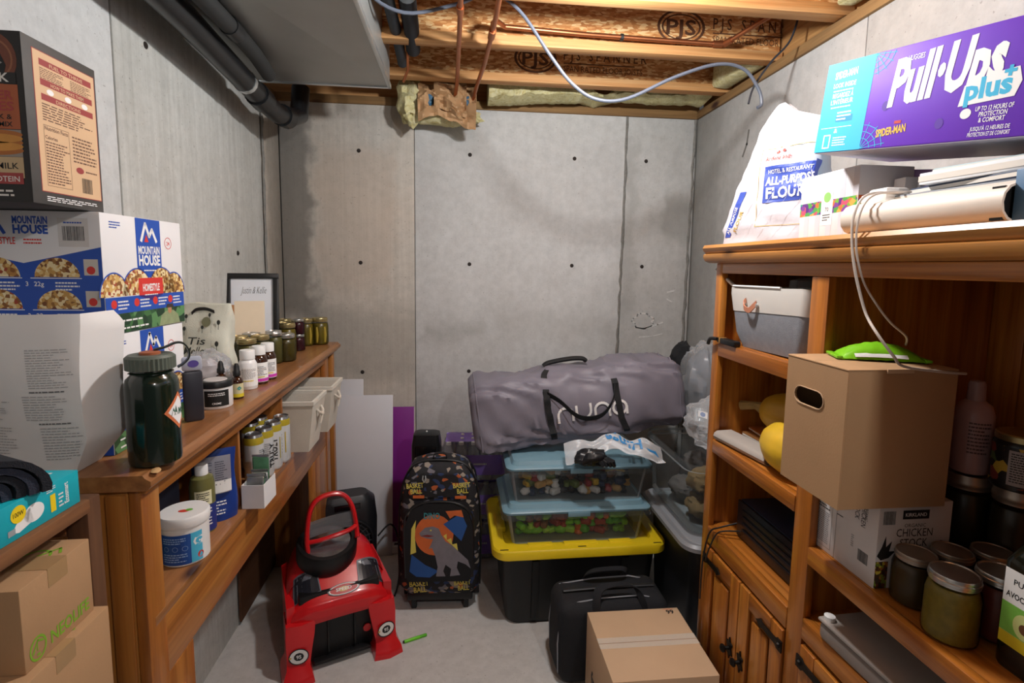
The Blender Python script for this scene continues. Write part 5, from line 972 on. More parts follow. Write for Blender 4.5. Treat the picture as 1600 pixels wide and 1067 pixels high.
# ---- boards leaning against the back wall
lean = lambda loc, a: Matrix.Rotation(R(a), 4, 'X')
for nm, lb, x0, x1, z1, y, a, mt, th in (('foam_board', 'large white board leaning against the back wall beside the bookcase', -.69, -.357, .875, 2.70, -6.5, M('white_board', '#d3d3d8', .5, var=.02), .008), ('foam_board', 'narrower white board leaning behind the large white board', -.70, -.522, .955, 2.735, -6.5, M('white_board2', '#c9c9cd', .5, var=.02), .008), ('foam_board', 'purple board leaning behind the large white board', -.45, -.245, .795, 2.765, -5, M('purple_board', '#7a1a80', .5, var=.05), .006)):
    t = thing(nm, lb, 'board', ((x0+x1)/2, y, 0.001), rot=Matrix.Rotation(R(a), 4, 'X')); B('board_sheet', mt, t, -(x1-x0)/2, (x1-x0)/2, -th/2, th/2, 0, z1, .001); B('board_edge', M('foam_core', '#e9e9ea', .7), t, (x1-x0)/2, (x1-x0)/2+.0012, -th/2+.001, th/2-.001, .002, z1-.002, 0)
# ---- rolling backpack
rb = thing('rolling_backpack', 'black wheeled backpack printed with dinosaur and basketball pictures', 'backpack', (-.078, 2.30, 0), -3); patt = blotch('backpack_print', ['#131216', '#17161b', '#b0582a', '#131216', '#6d6a72', '#17161b', '#26365c', '#131216', '#8f8478', '#15141a', '#131216', '#131216', '#17161b'], 44, .75, (1, 1, 1.3), .1); bkf = M('backpack_black', '#0f0f12', .85, bump=.3, bs=300)
def bpk(hx, hy, r, z, k=1): return rrect(hx, hy, r, 6, z)
MB().loft([bpk(.160, .075, .04, .085), bpk(.182, .095, .05, .12), bpk(.184, .10, .05, .30), bpk(.178, .10, .05, .50), bpk(.160, .092, .05, .62), bpk(.125, .07, .05, .685), bpk(.06, .03, .025, .712)]).build('bag_body', patt, rb)
MB().loft([[(x, -.098-d, z) for x, z in [(s*1.0*a, b) for s, a, b in [(1, .135, .17), (1, .150, .20), (1, .150, .43), (1, .125, .50), (1, .06, .535), (-1, .06, .535), (-1, .125, .50), (-1, .150, .43), (-1, .150, .20), (-1, .135, .17)]]] for d in (0, .022)]).build('front_pocket', bkf, rb)
MB().loft([[(x, -.085-d, z) for x, z in [(.12, .555), (.135, .575), (.125, .625), (.08, .66), (-.08, .66), (-.125, .625), (-.135, .575), (-.12, .555)]] for d in (0, .016)]).build('top_pocket', patt, rb)
for pts in ([(.150, -.118, .19), (.154, -.118, .43), (.128, -.118, .505), (.06, -.118, .54), (-.06, -.118, .54), (-.128, -.118, .505), (-.154, -.118, .43), (-.150, -.118, .19)], [(.182, -.06, .12), (.186, -.06, .35), (.178, -.06, .52), (.15, -.055, .64), (.08, -.05, .70), (-.08, -.05, .70), (-.15, -.055, .64), (-.178, -.06, .52), (-.186, -.06, .35), (-.182, -.06, .12)]): MB().tube(smooth(pts), .005, 6).build('zip', bk_pl, rb)
f = Face(rb, (0, -.120, 0), (1, 0, 0), (0, 0, 1)); blu = M('print_blue', '#1f4f8f', .7, var=.1); orn = M('print_orange', '#c8622c', .7, var=.12, vs=20); gdy = M('dino_grey', '#77737a', .7, var=.15, vs=30); yl = M('print_pale_yellow', '#d8c95a', .7)
f.disc('printed_ball', orn, -.02, .39, .085, .095, 1); f.poly('printed_splash', blu, [(.02, .44), (.10, .49), (.125, .43), (.10, .36), (.06, .40)], 2); f.poly('printed_splash', blu, [(-.13, .22), (-.12, .30), (-.06, .25), (0, .22), (-.04, .19), (-.1, .195)], 2); f.poly('printed_splash', yl, [(-.125, .30), (-.12, .42), (-.10, .46), (-.105, .38), (-.10, .31)], 2)
f.poly('printed_dinosaur', gdy, [(-.085, .40), (-.06, .425), (-.025, .43), (.0, .42), (.012, .39), (.03, .36), (.06, .34), (.09, .31), (.13, .27), (.142, .23), (.12, .25), (.085, .265), (.08, .235), (.095, .20), (.05, .195), (.055, .23), (.03, .25), (.02, .22), (.03, .195), (-.012, .195), (-.005, .24), (-.015, .29), (-.03, .33), (-.045, .325), (-.035, .345), (-.025, .37), (-.055, .375), (-.08, .385)], 3)
f.disc('printed_dinosaur_eye', yl, -.035, .412, .004, lift=4); f.poly('printed_dinosaur_mouth', M('print_dark_red', '#7a201c', .7), [(-.08, .386), (-.05, .392), (-.02, .385), (-.045, .380)], 4); f.poly('printed_spikes', yl, [(.02, .385), (.035, .395), (.035, .365), (.055, .375), (.06, .345), (.08, .35), (.085, .315)], 2); f.text('lettering', M('teal_print', '#2b7f86', .7), 'DINO', -.03, .465, .028, 'C', .07, 3, .03); f.poly('printed_splash', orn, [(.03, .50), (.10, .505), (.11, .47), (.07, .48), (.05, .465)], 3); f.done()
f = Face(rb, (0, -.1025, 0), (1, 0, 0), (0, 0, 1))
for x, z, s in ((-.105, .600, 1), (.10, .600, 1), (-.09, .135, 1.15), (.105, .138, 1.0)):
    g_ = Face(rb, (0, -.1025 if z > .5 else -.0965, 0), (1, 0, 0), (0, 0, 1)); g_.text('lettering', yl, 'BASKET', x, z, .022*s, 'C', .075*s, 1, .02, 4); g_.text('lettering', yl, 'BALL', x+.005, z-.026*s, .022*s, 'C', .05*s, 1, .02, 4); g_.done()
f.rect('printed_patch', orn, -.115, .552, -.065, .566, 1); f.rect('printed_patch', orn, .07, .548, .12, .562, 1); f.done()
MB().strap(smooth([(-.03, -.04, .712), (-.025, -.05, .735), (0, -.055, .742), (.025, -.05, .735), (.03, -.04, .712)]), (0, 1, 0), .018, .004).build('grab_loop', bkf, rb); MB().tube([(-.07, -.10, .655), (-.072, -.108, .64), (-.065, -.11, .628), (-.058, -.106, .64), (-.06, -.10, .655)], .003, 6).build('key_ring', galv2, rb)
B('base_plate', bk_pl, rb, -.15, .15, -.07, .09, .045, .085, .008); MB().tube([(-.155, .06, .035), (.155, .06, .035)], .005, 6).build('axle', bk_pl, rb)
for s in (-1, 1):
    MB().lathe([(0, -.014), (.034, -.014), (.035, -.008), (.035, .008), (.034, .014), (0, .014)], 20, m=Matrix.Translation((s*.165, .06, .0352)) @ Matrix.Rotation(R(90), 4, 'Y')).build('wheel', bk_pl, rb); B('foot', bk_pl, rb, s*.12-.012, s*.12+.012, -.06, -.03, 0, .0448, .004)
# tall black case behind the backpack
bk = thing('black_case', 'tall slim black plastic case standing behind the backpack', 'case', (-.155, 2.50, 0), -4); MB().loft([rrect(.068, .05, .02, z=0), rrect(.072, .054, .02, z=.02), rrect(.070, .052, .02, z=.70), rrect(.062, .045, .02, z=.752), rrect(.05, .035, .02, z=.758)]).build('case_body', M('case_black', '#141517', .35), bk); B('case_panel', M('case_panel', '#0b0b0d', .2), bk, -.05, .05, -.0545, -.0525, .50, .70, .004); MB().lathe([(0, .758), (.006, .758), (.004, .763), (0, .764)], 10).build('top_stud', galv2, bk)
# ---- shrink-wrapped water bottles
wfilm = clear('purple_film', (.80, .72, .95), .25, .12, (.55, .40, .80)); wbot = clear('water_plastic', (.95, .97, 1.0), .34, .12, (.85, .88, .95)); purp = M('wrap_purple', '#9a78dc', .4, var=.1, vs=15)
bottle_me = None
def water_pack(label, loc, rz, detail=True):
    global bottle_me
    t = thing('water_pack', label, 'bottled water', loc, rz, 'water packs in a stack')
    for i in range(5):
        for j in range(3 if detail else 1):
            x, y = -.132+.066*i, -.066+.066*j
            if bottle_me is None:
                bo = MB().lathe([(0, .001), (.029, .001), (.031, .006), (.0305, .05), (.029, .055), (.0305, .06), (.031, .12), (.026, .15), (.012, .175), (.012, .188)], 16, cap=False).build('bottle', wbot, t); ca = MB().lathe([(0, .200), (.0125, .200), (.0135, .198), (.0135, .186), (.012, .186)], 14).build('bottle_cap', wh_pl, bo); bottle_me = (bo.data, ca.data); bo.location = (x, y, 0)
            else:
                bo = bpy.data.objects.new('bottle', bottle_me[0]); C.objects.link(bo); bo.parent = t; bo.location = (x, y, 0); ca = bpy.data.objects.new('bottle_cap', bottle_me[1]); C.objects.link(ca); ca.parent = bo
    MB().loft([rrect(.168, .102, .03, z=.03), rrect(.1685, .1025, .03, z=.140)], False).build('printed_wrap', purp, t); MB().loft([rrect(.166, .10, .03, z=.001), rrect(.168, .102, .03, z=.03), rrect(.168, .102, .03, z=.15), rrect(.155, .09, .03, z=.205)], False).build('shrink_film', film, t)
    MB().grid(lambda u, v: (-.15+.30*u, -.06+.15*v, .200+.012*math.sin(u*12)*math.sin(v*3)), 20, 6, .0008).build('printed_wrap', purp, t)
    f = Face(t, (0, -.1032, 0), (1, 0, 0), (0, 0, 1)); f.small('lettering', WHT(), .0, .085, .07, .097, 1, 1, 3, .8, .05); f.text('lettering', WHT(), 'purified', -.10, .100, .013, 'L', .07, 1); f.text('lettering', WHT(), 'drinking', -.10, .083, .013, 'L', .07, 1); f.text('lettering', WHT(), 'water', -.10, .066, .013, 'L', .05, 1); f.disc('wrap_badge', M('wrap_pale', '#b9c6ea', .5), -.135, .09, .018, .03, 1); f.done()
    return t
water_pack('purple-wrapped pack of water bottles on top of the stack behind the backpack', (.085, 2.72, .446), -2); water_pack('purple-wrapped pack of water bottles in the middle of its stack', (.085, 2.725, .223), 0, False); water_pack('purple-wrapped pack of water bottles at the bottom of its stack', (.085, 2.725, 0.0), 1, False)
# green marker on the floor
mk = thing('marker_pen', 'bright green marker pen lying on the concrete floor', 'pen', (-.183, 2.045, .0065), 21); ax = Matrix.Rotation(R(90), 4, 'Y')
MB().lathe([(0, -.042), (.006, -.042), (.0065, -.038), (.0065, .022), (.0055, .026), (0, .026)], 16, m=ax).build('barrel', M('lime_plastic', '#6fd21f', .4), mk); MB().lathe([(0, .026), (.0064, .026), (.0062, .052), (.005, .055), (0, .055)], 16, m=ax).build('pen_cap', M('lime_cap', '#58b81a', .4), mk); MB().lathe([(0, -.0475), (.004, -.0475), (.0064, -.042), (0, -.042)], 14, m=ax).build('end_plug', bk_pl, mk)
# ================================================================ RIGHT SIDE: on and in the tall bookcase
ZT = 1.6605
# ---- flour bag
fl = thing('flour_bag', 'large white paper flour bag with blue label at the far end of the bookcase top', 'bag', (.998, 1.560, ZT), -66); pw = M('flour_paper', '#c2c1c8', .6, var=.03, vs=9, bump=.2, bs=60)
def flour(u, v):
    a = 2*math.pi*u; c, s_ = math.cos(a), math.sin(a); k = 4; q = (abs(c)**k+abs(s_)**k)**(-1/k)
    vv = v; topz = .43; w_ = .178-.02*math.sin(vv*3)-.045*max(0, vv-.45); sh = -.0; d = .060*(1-.9*max(0, vv-.45)**1.2*1.75); d = max(d, .004)
    x = w_*q*c; zt = topz-.42*max(0, (x+.02))*vv**2-.25*max(0, -(x+.06))*vv**2
    wr = .010*noise.noise(Vector((u*13, v*9, 1)))+.014*(1-2.2*abs(noise.noise(Vector((u*9, v*6+u*4, 5)))))*(.35+.65*v)-.006
    if vv < .08: w2 = .93
    else: w2 = 1
    xs = x*w2
    if xs < .05: xs = .05-(.05-xs)*(1-.60*vv**1.3)
    return (xs, d*q*s_*w2+wr, max(0, zt*vv))
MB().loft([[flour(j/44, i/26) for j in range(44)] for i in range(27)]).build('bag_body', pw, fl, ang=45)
from mathutils.bvhtree import BVHTree
_fm = fl.children[0].data; _fb = BVHTree.FromPolygons([v.co for v in _fm.vertices], [tuple(p.vertices) for p in _fm.polygons])
def flf(x, z, l):
    hit = _fb.ray_cast(Vector((x, -1, z)), Vector((0, 1, 0)))[0]
    if hit: return Vector((x, hit.y-.001-l, z))
    v = min(.98, z/.40); d = .060*(1-.9*max(0, v-.45)**1.2*1.75); return Vector((x, -max(d, .004)-.0125-l, z))
f = Face(fl, (0, 0, 0), (1, 0, 0), (0, 0, 1), warp=flf); fb_ = M('flour_blue', '#3a4fa6', .5, var=.05); gold = M('flour_gold', '#c9ab5a', .5)
def wgrid(f, name, mat, x0, z0, x1, z1, lift=0, nx=6, nz=8):
    for i in range(nx):
        for j in range(nz): f.rect(name, mat, x0+(x1-x0)*i/nx, z0+(z1-z0)*j/nz, x0+(x1-x0)*(i+1)/nx, z0+(z1-z0)*(j+1)/nz, lift)
wgrid(f, 'printed_label', fb_, .0, .125, .16, .235, 0, 20, 16); f.text('printed_text', WHT(), 'HOTEL & RESTAURANT', .012, .212, .012, 'L', .13, 8, .01); f.text('printed_text', WHT(), 'ALL-PURPOSE', .006, .178, .024, 'L', .145, 8, .03); f.text('printed_text', WHT(), 'FLOUR', .010, .138, .032, 'L', .12, 8, .03)
f.line('printed_frame', gold, sub([(-.02, .055), (-.02, .29), (.14, .29)], 8), .0016, 1); f.line('printed_frame', gold, sub([(-.02, .055), (.15, .055)], 8), .0016, 1); f.text('printed_text', M('flour_red', '#c05048', .5), 'Ardent Mills', .0, .252, .014, 'L', .075, 1); f.disc('printed_mark', M('flour_red', '#c05048'), .03, .277, .006, lift=1, n=8); f.disc('printed_mark', M('flour_red', '#c05048'), .05, .279, .005, lift=1, n=8)
for i in range(8): f.poly('printed_band', fb_, [(-.140+.0065*i, .025+.018*i), (-.118+.0065*i, .025+.018*i), (-.118+.0065*(i+1), .025+.018*(i+1)), (-.140+.0065*(i+1), .025+.018*(i+1))], 0)
f.text('printed_text', WHT(), 'ALL-PURPOSE', -.122, .035, .010, 'L', .09, 1, .01, 70); f.text('printed_text', gold, 'FLOUR', -.092, .04, .012, 'L', .07, 1, .02, 70)
for i in range(5): f.line('printed_lattice', M('lattice_grey', '#b9b3b4', .6), sub([(-.11+.05*i, .02), (-.02+.05*i, .15)], 6), .0008, 0)
f.done()
# ---- floral carton
fc_ = carton('gift_box', 'white striped box with a bright floral band on the bookcase top', 'box', (1.005, 1.242, ZT), .14, .205, .168, M('ivory_carton', '#dcdbde', .55, var=.02)); F = faces(fc_, .14, .205, .168); f = F['left']
for i in range(5): f.rect('printed_stripe', M('stripe_grey', '#c6c4ca', .55), .02+.042*i, .001, .038+.042*i, .164, 0)
flo = blotch('floral_band', ['#d9703a', '#4f9a4a', '#7a3f8f', '#e8a24a', '#2f8f86', '#c94f6a', '#6fae3a', '#5a2f7a'], 90, .5, bump=0); f.rect('floral_band', flo, .001, .064, .204, .098, 1); f.rect('printed_tag', M('tag_white', '#ecebea', .5), .083, .035, .124, .125, 2); f.disc('printed_tag_mark', M('leaf_green2', '#8cc06a', .5), .104, .105, .013, lift=3); f.text('printed_text', INK(), '70', .104, .070, .010, 'C', None, 3); f.small('printed_text', INK(), .09, .045, .118, .064, 3, 3); f.done(); f = F['front']; f.rect('floral_band', flo, .001, .064, .139, .098, 1); f.done()
# ---- carton of purple tea, white tissue, chargers
pk = carton('tea_box', 'lilac box with pink and orange print behind the floral box', 'box', (1.152, 1.205, ZT), .14, .12, .165, M('lilac_carton', '#b79ad0', .5, var=.05), -12); F = faces(pk, .14, .12, .165)
for nm in ('left', 'front'):
    f = F[nm]; w_ = .12 if nm == 'left' else .14; f.rect('printed_panel', M('panel_pink', '#d58fc0', .5), .001, .045, w_*.35, .085, 1); f.rect('printed_panel', M('panel_orange', '#cf8a3c', .5), w_*.35, .02, w_-.001, .085, 1); f.text('printed_text', M('plum_ink', '#5b3f7a', .5), 'AA', w_*.5, .065, .014, 'C', None, 2); f.small('printed_text', M('plum_ink', '#5b3f7a'), .015, .11, w_-.015, .125, 1, 1); f.done()
wcx = carton('white_carton', 'narrow plain white carton standing between floral and lilac boxes', 'carton', (1.04, 1.112, ZT), .05, .035, .135, white_card, -5)
ch_ = thing('charger', 'white phone charger plug lying before the narrow white carton', 'charger', (.925, 1.045, ZT+.067)); B('charger_body', wh_pl, ch_, -.028, .028, -.03, .02, 0, .030, .006); B('charger_body', wh_pl, ch_, -.02, .02, .0205, .05, .002, .022, .004)
# ---- cream binder lying with its rounded spine to the aisle, books and papers over it
cbn = thing('ring_binder', 'cream ring binder lying flat with its rounded spine over the bookcase edge', 'binder', (.97, .920, ZT), 3); crm = M('cream_vinyl', '#e3d5c6', .5, var=.04)
pr = [(.03, .0), (-.085, .0), (-.102, .006), (-.112, .018), (-.115, .033), (-.112, .048), (-.102, .060), (-.085, .066), (.03, .066), (.03, .063), (-.084, .063), (-.099, .057), (-.108, .047), (-.111, .033), (-.108, .019), (-.099, .009), (-.084, .003), (.03, .003)]
MB().prism(pr, (0, .165, 0), (1, 0, 0), (0, 0, 1), .33).build('binder_cover', crm, cbn); B('pages', M('page_edge', '#d8d3ca', .8), cbn, -.075, .028, -.14, .14, .006, .050, 0); B('dark_lining', bk_pl, cbn, -.105, .028, -.160, -.1405, .005, .060, 0)
for z in (.018, .046): MB().tube([(-.07, -.161, z-.007), (-.03, -.161, z-.007), (-.03, -.161, z+.007), (-.07, -.161, z+.007)], .0018, 6, True).build('binder_ring', crm, cbn)
hb_ = carton('hardback_book', 'thick brown hardback book lying flat behind the cream binder', 'book', (1.095, .885, ZT), .165, .23, .0655, M('book_brown', '#5d4634', .6), 0); B('page_block', M('page_edge', '#d8d3ca'), hb_, -.083, .08, -.1155, .1155, .006, .0595, 0)
zz = ZT+.0665
for i, (nm, lb, mt, x, y, sx, sy, h, rz) in enumerate((('notebook', 'grey notebook directly on the cream binder', M('nb_grey', '#7c828a', .5), 1.01, .90, .17, .25, .012, 4), ('notebook', 'dark blue notebook above the grey one on the cream binder', M('nb_blue', '#2d3a52', .5), 1.02, .88, .16, .25, .014, -3), ('paper_stack', 'ream of loose white papers on the dark blue notebook', M('paper_edge', '#dfe3e6', .7, var=.05, vs=60, stretch=(1, 1, 30)), 1.02, .85, .17, .25, .022, 6), ('notebook', 'pale teal folder on the loose white papers', M('nb_teal', '#8fa9ae', .5), 1.04, .85, .16, .24, .008, 9))):
    t = carton(nm, lb, 'paper' if nm == 'paper_stack' else 'notebook', (x, y, zz), sx, sy, h, mt, rz, bev=.001); B('page_block', M('page_edge', '#d8d3ca'), t, -sx/2-.001, sx/2-.004, -sy/2-.001, sy/2+.001, h*.25, h*.75, 0); zz += h+.0006
for i, (mt, y) in enumerate(((M('pk_purple', '#6f4aa8', .5), .985), (M('pk_teal', '#5f9a98', .5), .965), (M('pk_pale', '#d0d4d8', .5), 1.003))): t = carton('seed_packet', ('purple', 'teal', 'pale grey')[i]+' seed packet standing upright beside the notebooks', 'packet', (1.06, y+.075, ZT), .06, .008, .125, mt, 0, bev=.001); f = Face(t, (-.03, -.004, 0), (1, 0, 0), (0, 0, 1)); f.small('printed_text', WHT(), .01, .02, .05, .06, 3, 1); f.done()
bb_ = carton('storage_box', 'slate blue box at the near end of the bookcase top', 'box', (.975, .70, ZT), .17, .115, .085, M('slate_blue', '#4e7396', .5, var=.05), 4)
# ---- purple nappy-pants carton
pu = thing('diaper_carton', 'big purple cardboard carton lettered Pull-Ups perched on the boxes', 'carton', (.860+.25*.213+.13*.977, 1.204-.25*.977+.13*.213, 1.862-.030), rot=Matrix.Rotation(R(-77.7), 4, 'Z') @ Matrix.Rotation(R(7.3), 4, 'Y')); pur = M('carton_purple', '#6a2bc0', .6, var=.05, vs=5)
PX, PY, PZ = .50, .26, .198; B('carton_body', pur, pu, -PX/2, PX/2, -PY/2, PY/2, 0, PZ, .003); f = Face(pu, (-PX/2, -PY/2, 0), (1, 0, 0), (0, 0, 1)); cy_ = M('panel_cyan', '#2fb4dd', .6, var=.03); f.rect('printed_panel', cy_, .001, .001, .118, PZ-.001, 0)
def ptext(s_, x, y, h, al='C', w_=None, b=.01, mt=None, sh=0, rot=0, lift=2): f.text('printed_text', mt or WHT(), s_, x, y, h, al, w_, lift, b, rot, sh)
ptext('SPIDER-MAN', .052, .163, .015, w_=.055, b=.03, rot=4); ptext('LOOK INSIDE', .052, .142, .010, w_=.056, b=.02); f.small('printed_text', WHT(), .026, .132, .078, .138, 1, 2); ptext('REGARDEZ À', .052, .120, .010, w_=.052, b=.02); ptext("L'INTÉRIEUR", .052, .106, .010, w_=.056, b=.02); f.small('printed_text', WHT(), .026, .096, .078, .102, 1, 2)
f.rect('printed_icon', M('cyan_dark', '#1f8fb4', .5), .044, .066, .086, .080, 1); f.small('printed_text', WHT(), .046, .068, .082, .090, 3, 2); ptext('&', .05, .042, .010); f.line('printed_icon', WHT(), [(.022, .010), (.038, .010), (.038, .038), (.022, .038), (.022, .010)], .003, 2); f.small('printed_text', WHT(), .046, .012, .084, .034, 4, 2, 7); f.rect('printed_line', WHT(), .01, .054, .088, .0552, 2)
for ox, oy, sg, sp in ((.118, PZ-.002, -1, .045), (.118, .002, 1, .055)):   # cobweb line work
    rays = [R(a) for a in (8, 30, 52, 76)]
    for a in rays: f.line('printed_web', cy_, [(ox, oy), (ox+sp*math.cos(a), oy+sg*sp*math.sin(a))], .0012, 1)
    for rr in (.4, .65, .9): f.line('printed_web', cy_, [(ox+sp*rr*math.cos(a), oy+sg*sp*rr*math.sin(a)) for a in [R(2)]+rays+[R(88)]], .0012, 1)
ptext('HUGGIES', .205, .166, .010, w_=.032, b=.01); ptext('Pull·Ups', .262, .094, .084, w_=.198, b=.045, sh=.14, rot=5)
f.poly('printed_bubble', WHT(), [(.302, .062), (.388, .068), (.394, .092), (.386, .116), (.35, .112), (.306, .098)], 3); f.text('printed_text', cy_, 'plus', .346, .074, .034, 'C', .072, 4, .04, 3); f.text('printed_text', cy_, '+', .374, .100, .022, 'C', .018, 5, .05)
f.disc('printed_icon', WHT(), .318, .048, .009, lift=2); ptext('UP TO 12 HOURS OF', .362, .050, .008, w_=0.058, b=.015); ptext('PROTECTION', .362, .040, .008, w_=0.043, b=.015); ptext('& COMFORT', .362, .030, .008, w_=0.040, b=.015); ptext("JUSQU'À 12 HEURES DE", .362, .016, .007, w_=0.061, b=.01); ptext('PROTECTION ET DE CONFORT', .362, .006, .007, w_=0.065, b=.01)
f.text('printed_text', M('gold_ink', '#e0b84a', .5), 'SPIDER-MAN', .182, .026, .015, 'C', .062, 2, .035, 6); f.rect('printed_band', M('marvel_red', '#c23a34', .5), .186, .046, .200, .052, 2)
for x, y in ((.160, .085), (.275, .036)): f.disc('printed_spot', M('spot_violet', '#4f1e9c', .5), x, y, .008, .010, 1, n=10)
f.done(); f = Face(pu, (-PX/2, PY/2, 0), (0, -1, 0), (0, 0, 1)); f.rect('printed_panel', cy_, .001, .001, PY-.001, PZ-.001, 0); f.done()
B('bottom_edge_strip', M('carton_grey', '#9c98a6', .5), pu, -PX/2+.002, PX/2-.002, -PY/2+.001, PY/2-.001, -.0012, -.0002, 0)

# ---- left bay, top shelf: fabric basket of odds and ends
bs = thing('fabric_basket', 'grey woven fabric basket with cream cuff and leather tab on the top shelf', 'basket', (1.02, 1.405, 1.336)); gw = M('grey_weave', '#8f9299', .85, var=.12, vs=60, bump=.5, bs=700); cuf = M('cream_cuff', '#d4cec6', .7, var=.05)
def bring(hx, hy, z, ly=0): return [(x+ly, y, z+.006*math.sin(y*30)) for x, y, _ in rrect(hx, hy, .03, 6)]
MB().loft([bring(.115, .150, .002), bring(.128, .172, .05), bring(.134, .185, .124)], True).build('woven_body', gw, bs); MB().loft([bring(.135, .186, .118), bring(.140, .195, .172), bring(.139, .196, .190), bring(.132, .188, .190), bring(.130, .184, .126)], False).build('cuff', cuf, bs, ang=50)
tabm = M('tan_leather', '#b5765a', .5); MB().strap(smooth([(-.140, .085, .150), (-.146, .085, .143), (-.150, .075, .128), (-.150, .05, .122), (-.146, .035, .135), (-.140, .03, .145)]), (0, .3, 1), .016, .004).build('leather_tab', tabm, bs)
for y in (.088, .026): MB().lathe([(0, 0), (.007, 0), (.006, .004), (0, .005)], 12, m=Matrix.Translation((-.1395, y, .138)) @ Matrix.Rotation(R(-90), 4, 'Y')).build('rivet', galv2, bs)
MB().tube([(-.139, .165, .191), (-.139, -.08, .194)], .004, 6).build('cuff_piping', wh_pl, bs)
wg = thing('glass_bowl', 'clear glass bowl sticking out of the fabric basket', 'bowl', (1.03, 1.39, 1.45)); MB().lathe([(.0, .03), (.05, .035), (.07, .065), (.066, .10), (.045, .106), (.02, .11), (.0, .11)], 26, cap=False).build('bowl_glass', clear('bowl_glass', (.9, .9, .88), .12, .05), wg); MB().lathe([(0, .0), (.06, 0), (.06, .03), (0, .03)], 16).build('wrapped_base', cuf, wg)
st = thing('white_stick', 'white plastic stick leaning out of the fabric basket', 'stick', (.925, 1.52, 1.46)); MB().tube([(.03, -.06, -.03), (0, 0, .012), (-.03, .09, .075), (-.045, .16, .118)], .0065, 8, flat=(1.3, .8)).build('stick', wh_pl, st)
br = carton('corrugated_piece', 'brown corrugated card piece standing behind the fabric basket', 'card', (1.22, 1.50, 1.336), .008, .20, .215, M('corrugated', '#7a5a36', .8, var=.25, vs=4, stretch=(1, 30, 1)), 0, bev=.001)
cl_ = thing('black_plug', 'black plug and cord lying across the top shelf edge', 'plug', (.872, 1.585, 1.336)); B('plug_body', bk_pl, cl_, -.012, .012, -.075, .035, 0, .018, .004); MB().tube(smooth([(-.012, .03, .012), (-.018, .06, .010), (-.016, .074, .004), (-.0162, .082, -.012)]), .006, 8).build('cord_end', bk_pl, cl_); B('plug_band', M('tan_band', '#a3773c', .5), cl_, -.0125, .0125, .012, .020, -.0, .0185, .001)
# ---- left bay, second shelf: squashes, folders and binder
def squash(label, loc, rot, L_, r, stem=True, mt=None):
    t = thing('spaghetti_squash', label, 'squash', loc, rot=rot); n = 14; rings = []
    for i in range(n+1):
        a = math.pi*(i+.03)/(n+.06); x = -L_*math.cos(a); rr = r*math.sin(a)**.75*(1-.08*math.cos(a)); rings.append([(x, rr*math.cos(2*math.pi*j/30)*(1+.015*math.cos(10*2*math.pi*j/30)), rr*math.sin(2*math.pi*j/30)*(1+.015*math.cos(10*2*math.pi*j/30))) for j in range(30)])
    MB().loft(rings).build('flesh', mt or M('squash_yellow', '#dcb12c', .4, var=.12, vs=10), t)
    if stem: MB().tube([(-L_*.94, 0, 0), (-L_*1.25, .004, .004), (-L_*1.75, .0, -.006)], [.022, .013, .017], 8, flat=(1, 1)).build('stem', M('dry_stem', '#a98d55', .8, var=.2, vs=30), t)
    return t
zz = 1.0005
for i, (nm, lb, cat, mt, sx, sy, h, x, y, rz) in enumerate((('paper_folder', 'maroon folder at the bottom of the pile under the squash', 'folder', M('fold_maroon', '#5d2a24', .6), .24, .30, .010, 1.075, 1.455, 3), ('paper_folder', 'green-edged folder above the maroon one under the squash', 'folder', M('fold_green', '#6f7a4a', .6), .23, .30, .008, 1.08, 1.455, -4), ('paper_folder', 'brown paper folder in the pile under the squash', 'folder', M('fold_brown', '#8a5a2c', .6), .24, .30, .014, 1.085, 1.455, 2), ('paper_folder', 'orange paper folder on top of the pile under the squash', 'folder', M('fold_orange', '#b56a2c', .6), .22, .30, .010, 1.09, 1.46, -5))):
    t = carton(nm, lb, cat, (x, y, zz), sx, sy, h, mt, rz, bev=.001); B('page_block', M('page_edge', '#d8d3ca'), t, -sx/2-.0008, sx/2-.003, -sy/2+.004, sy/2-.004, h*.3, h*.7, 0); zz += h+.0005
squash('dull yellow spaghetti squash with long dry stem lying on the folders', (1.05, 1.475, zz+.0775), Matrix.Rotation(R(118), 4, 'Z') @ Matrix.Rotation(R(180), 4, 'Z') @ Matrix.Rotation(R(-0), 4, 'Y'), .10, .072, True, M('squash_gold', '#c8982a', .45, var=.15, vs=12))
squash('pale yellow spaghetti squash at the front of the second shelf', (.940, 1.325, 1.0005+.074), Matrix.Rotation(R(-98), 4, 'Z'), .100, .072, False)
wbd = thing('ring_binder', 'thin white binder lying on the second shelf beside the folders', 'binder', (.915, 1.50, 1.0005), 8); MB().prism([(.035, 0), (-.02, 0), (-.030, .006), (-.034, .016), (-.030, .026), (-.02, .032), (.035, .032), (.035, .029), (-.019, .029), (-.027, .024), (-.030, .016), (-.027, .008), (-.019, .003), (.035, .003)], (0, .12, 0), (1, 0, 0), (0, 0, 1), .24).build('binder_cover', M('binder_dull', '#a9a199', .5), wbd); B('pages', M('page_edge', '#d8d3ca'), wbd, -.018, .034, -.11, .11, .0035, .020, 0)
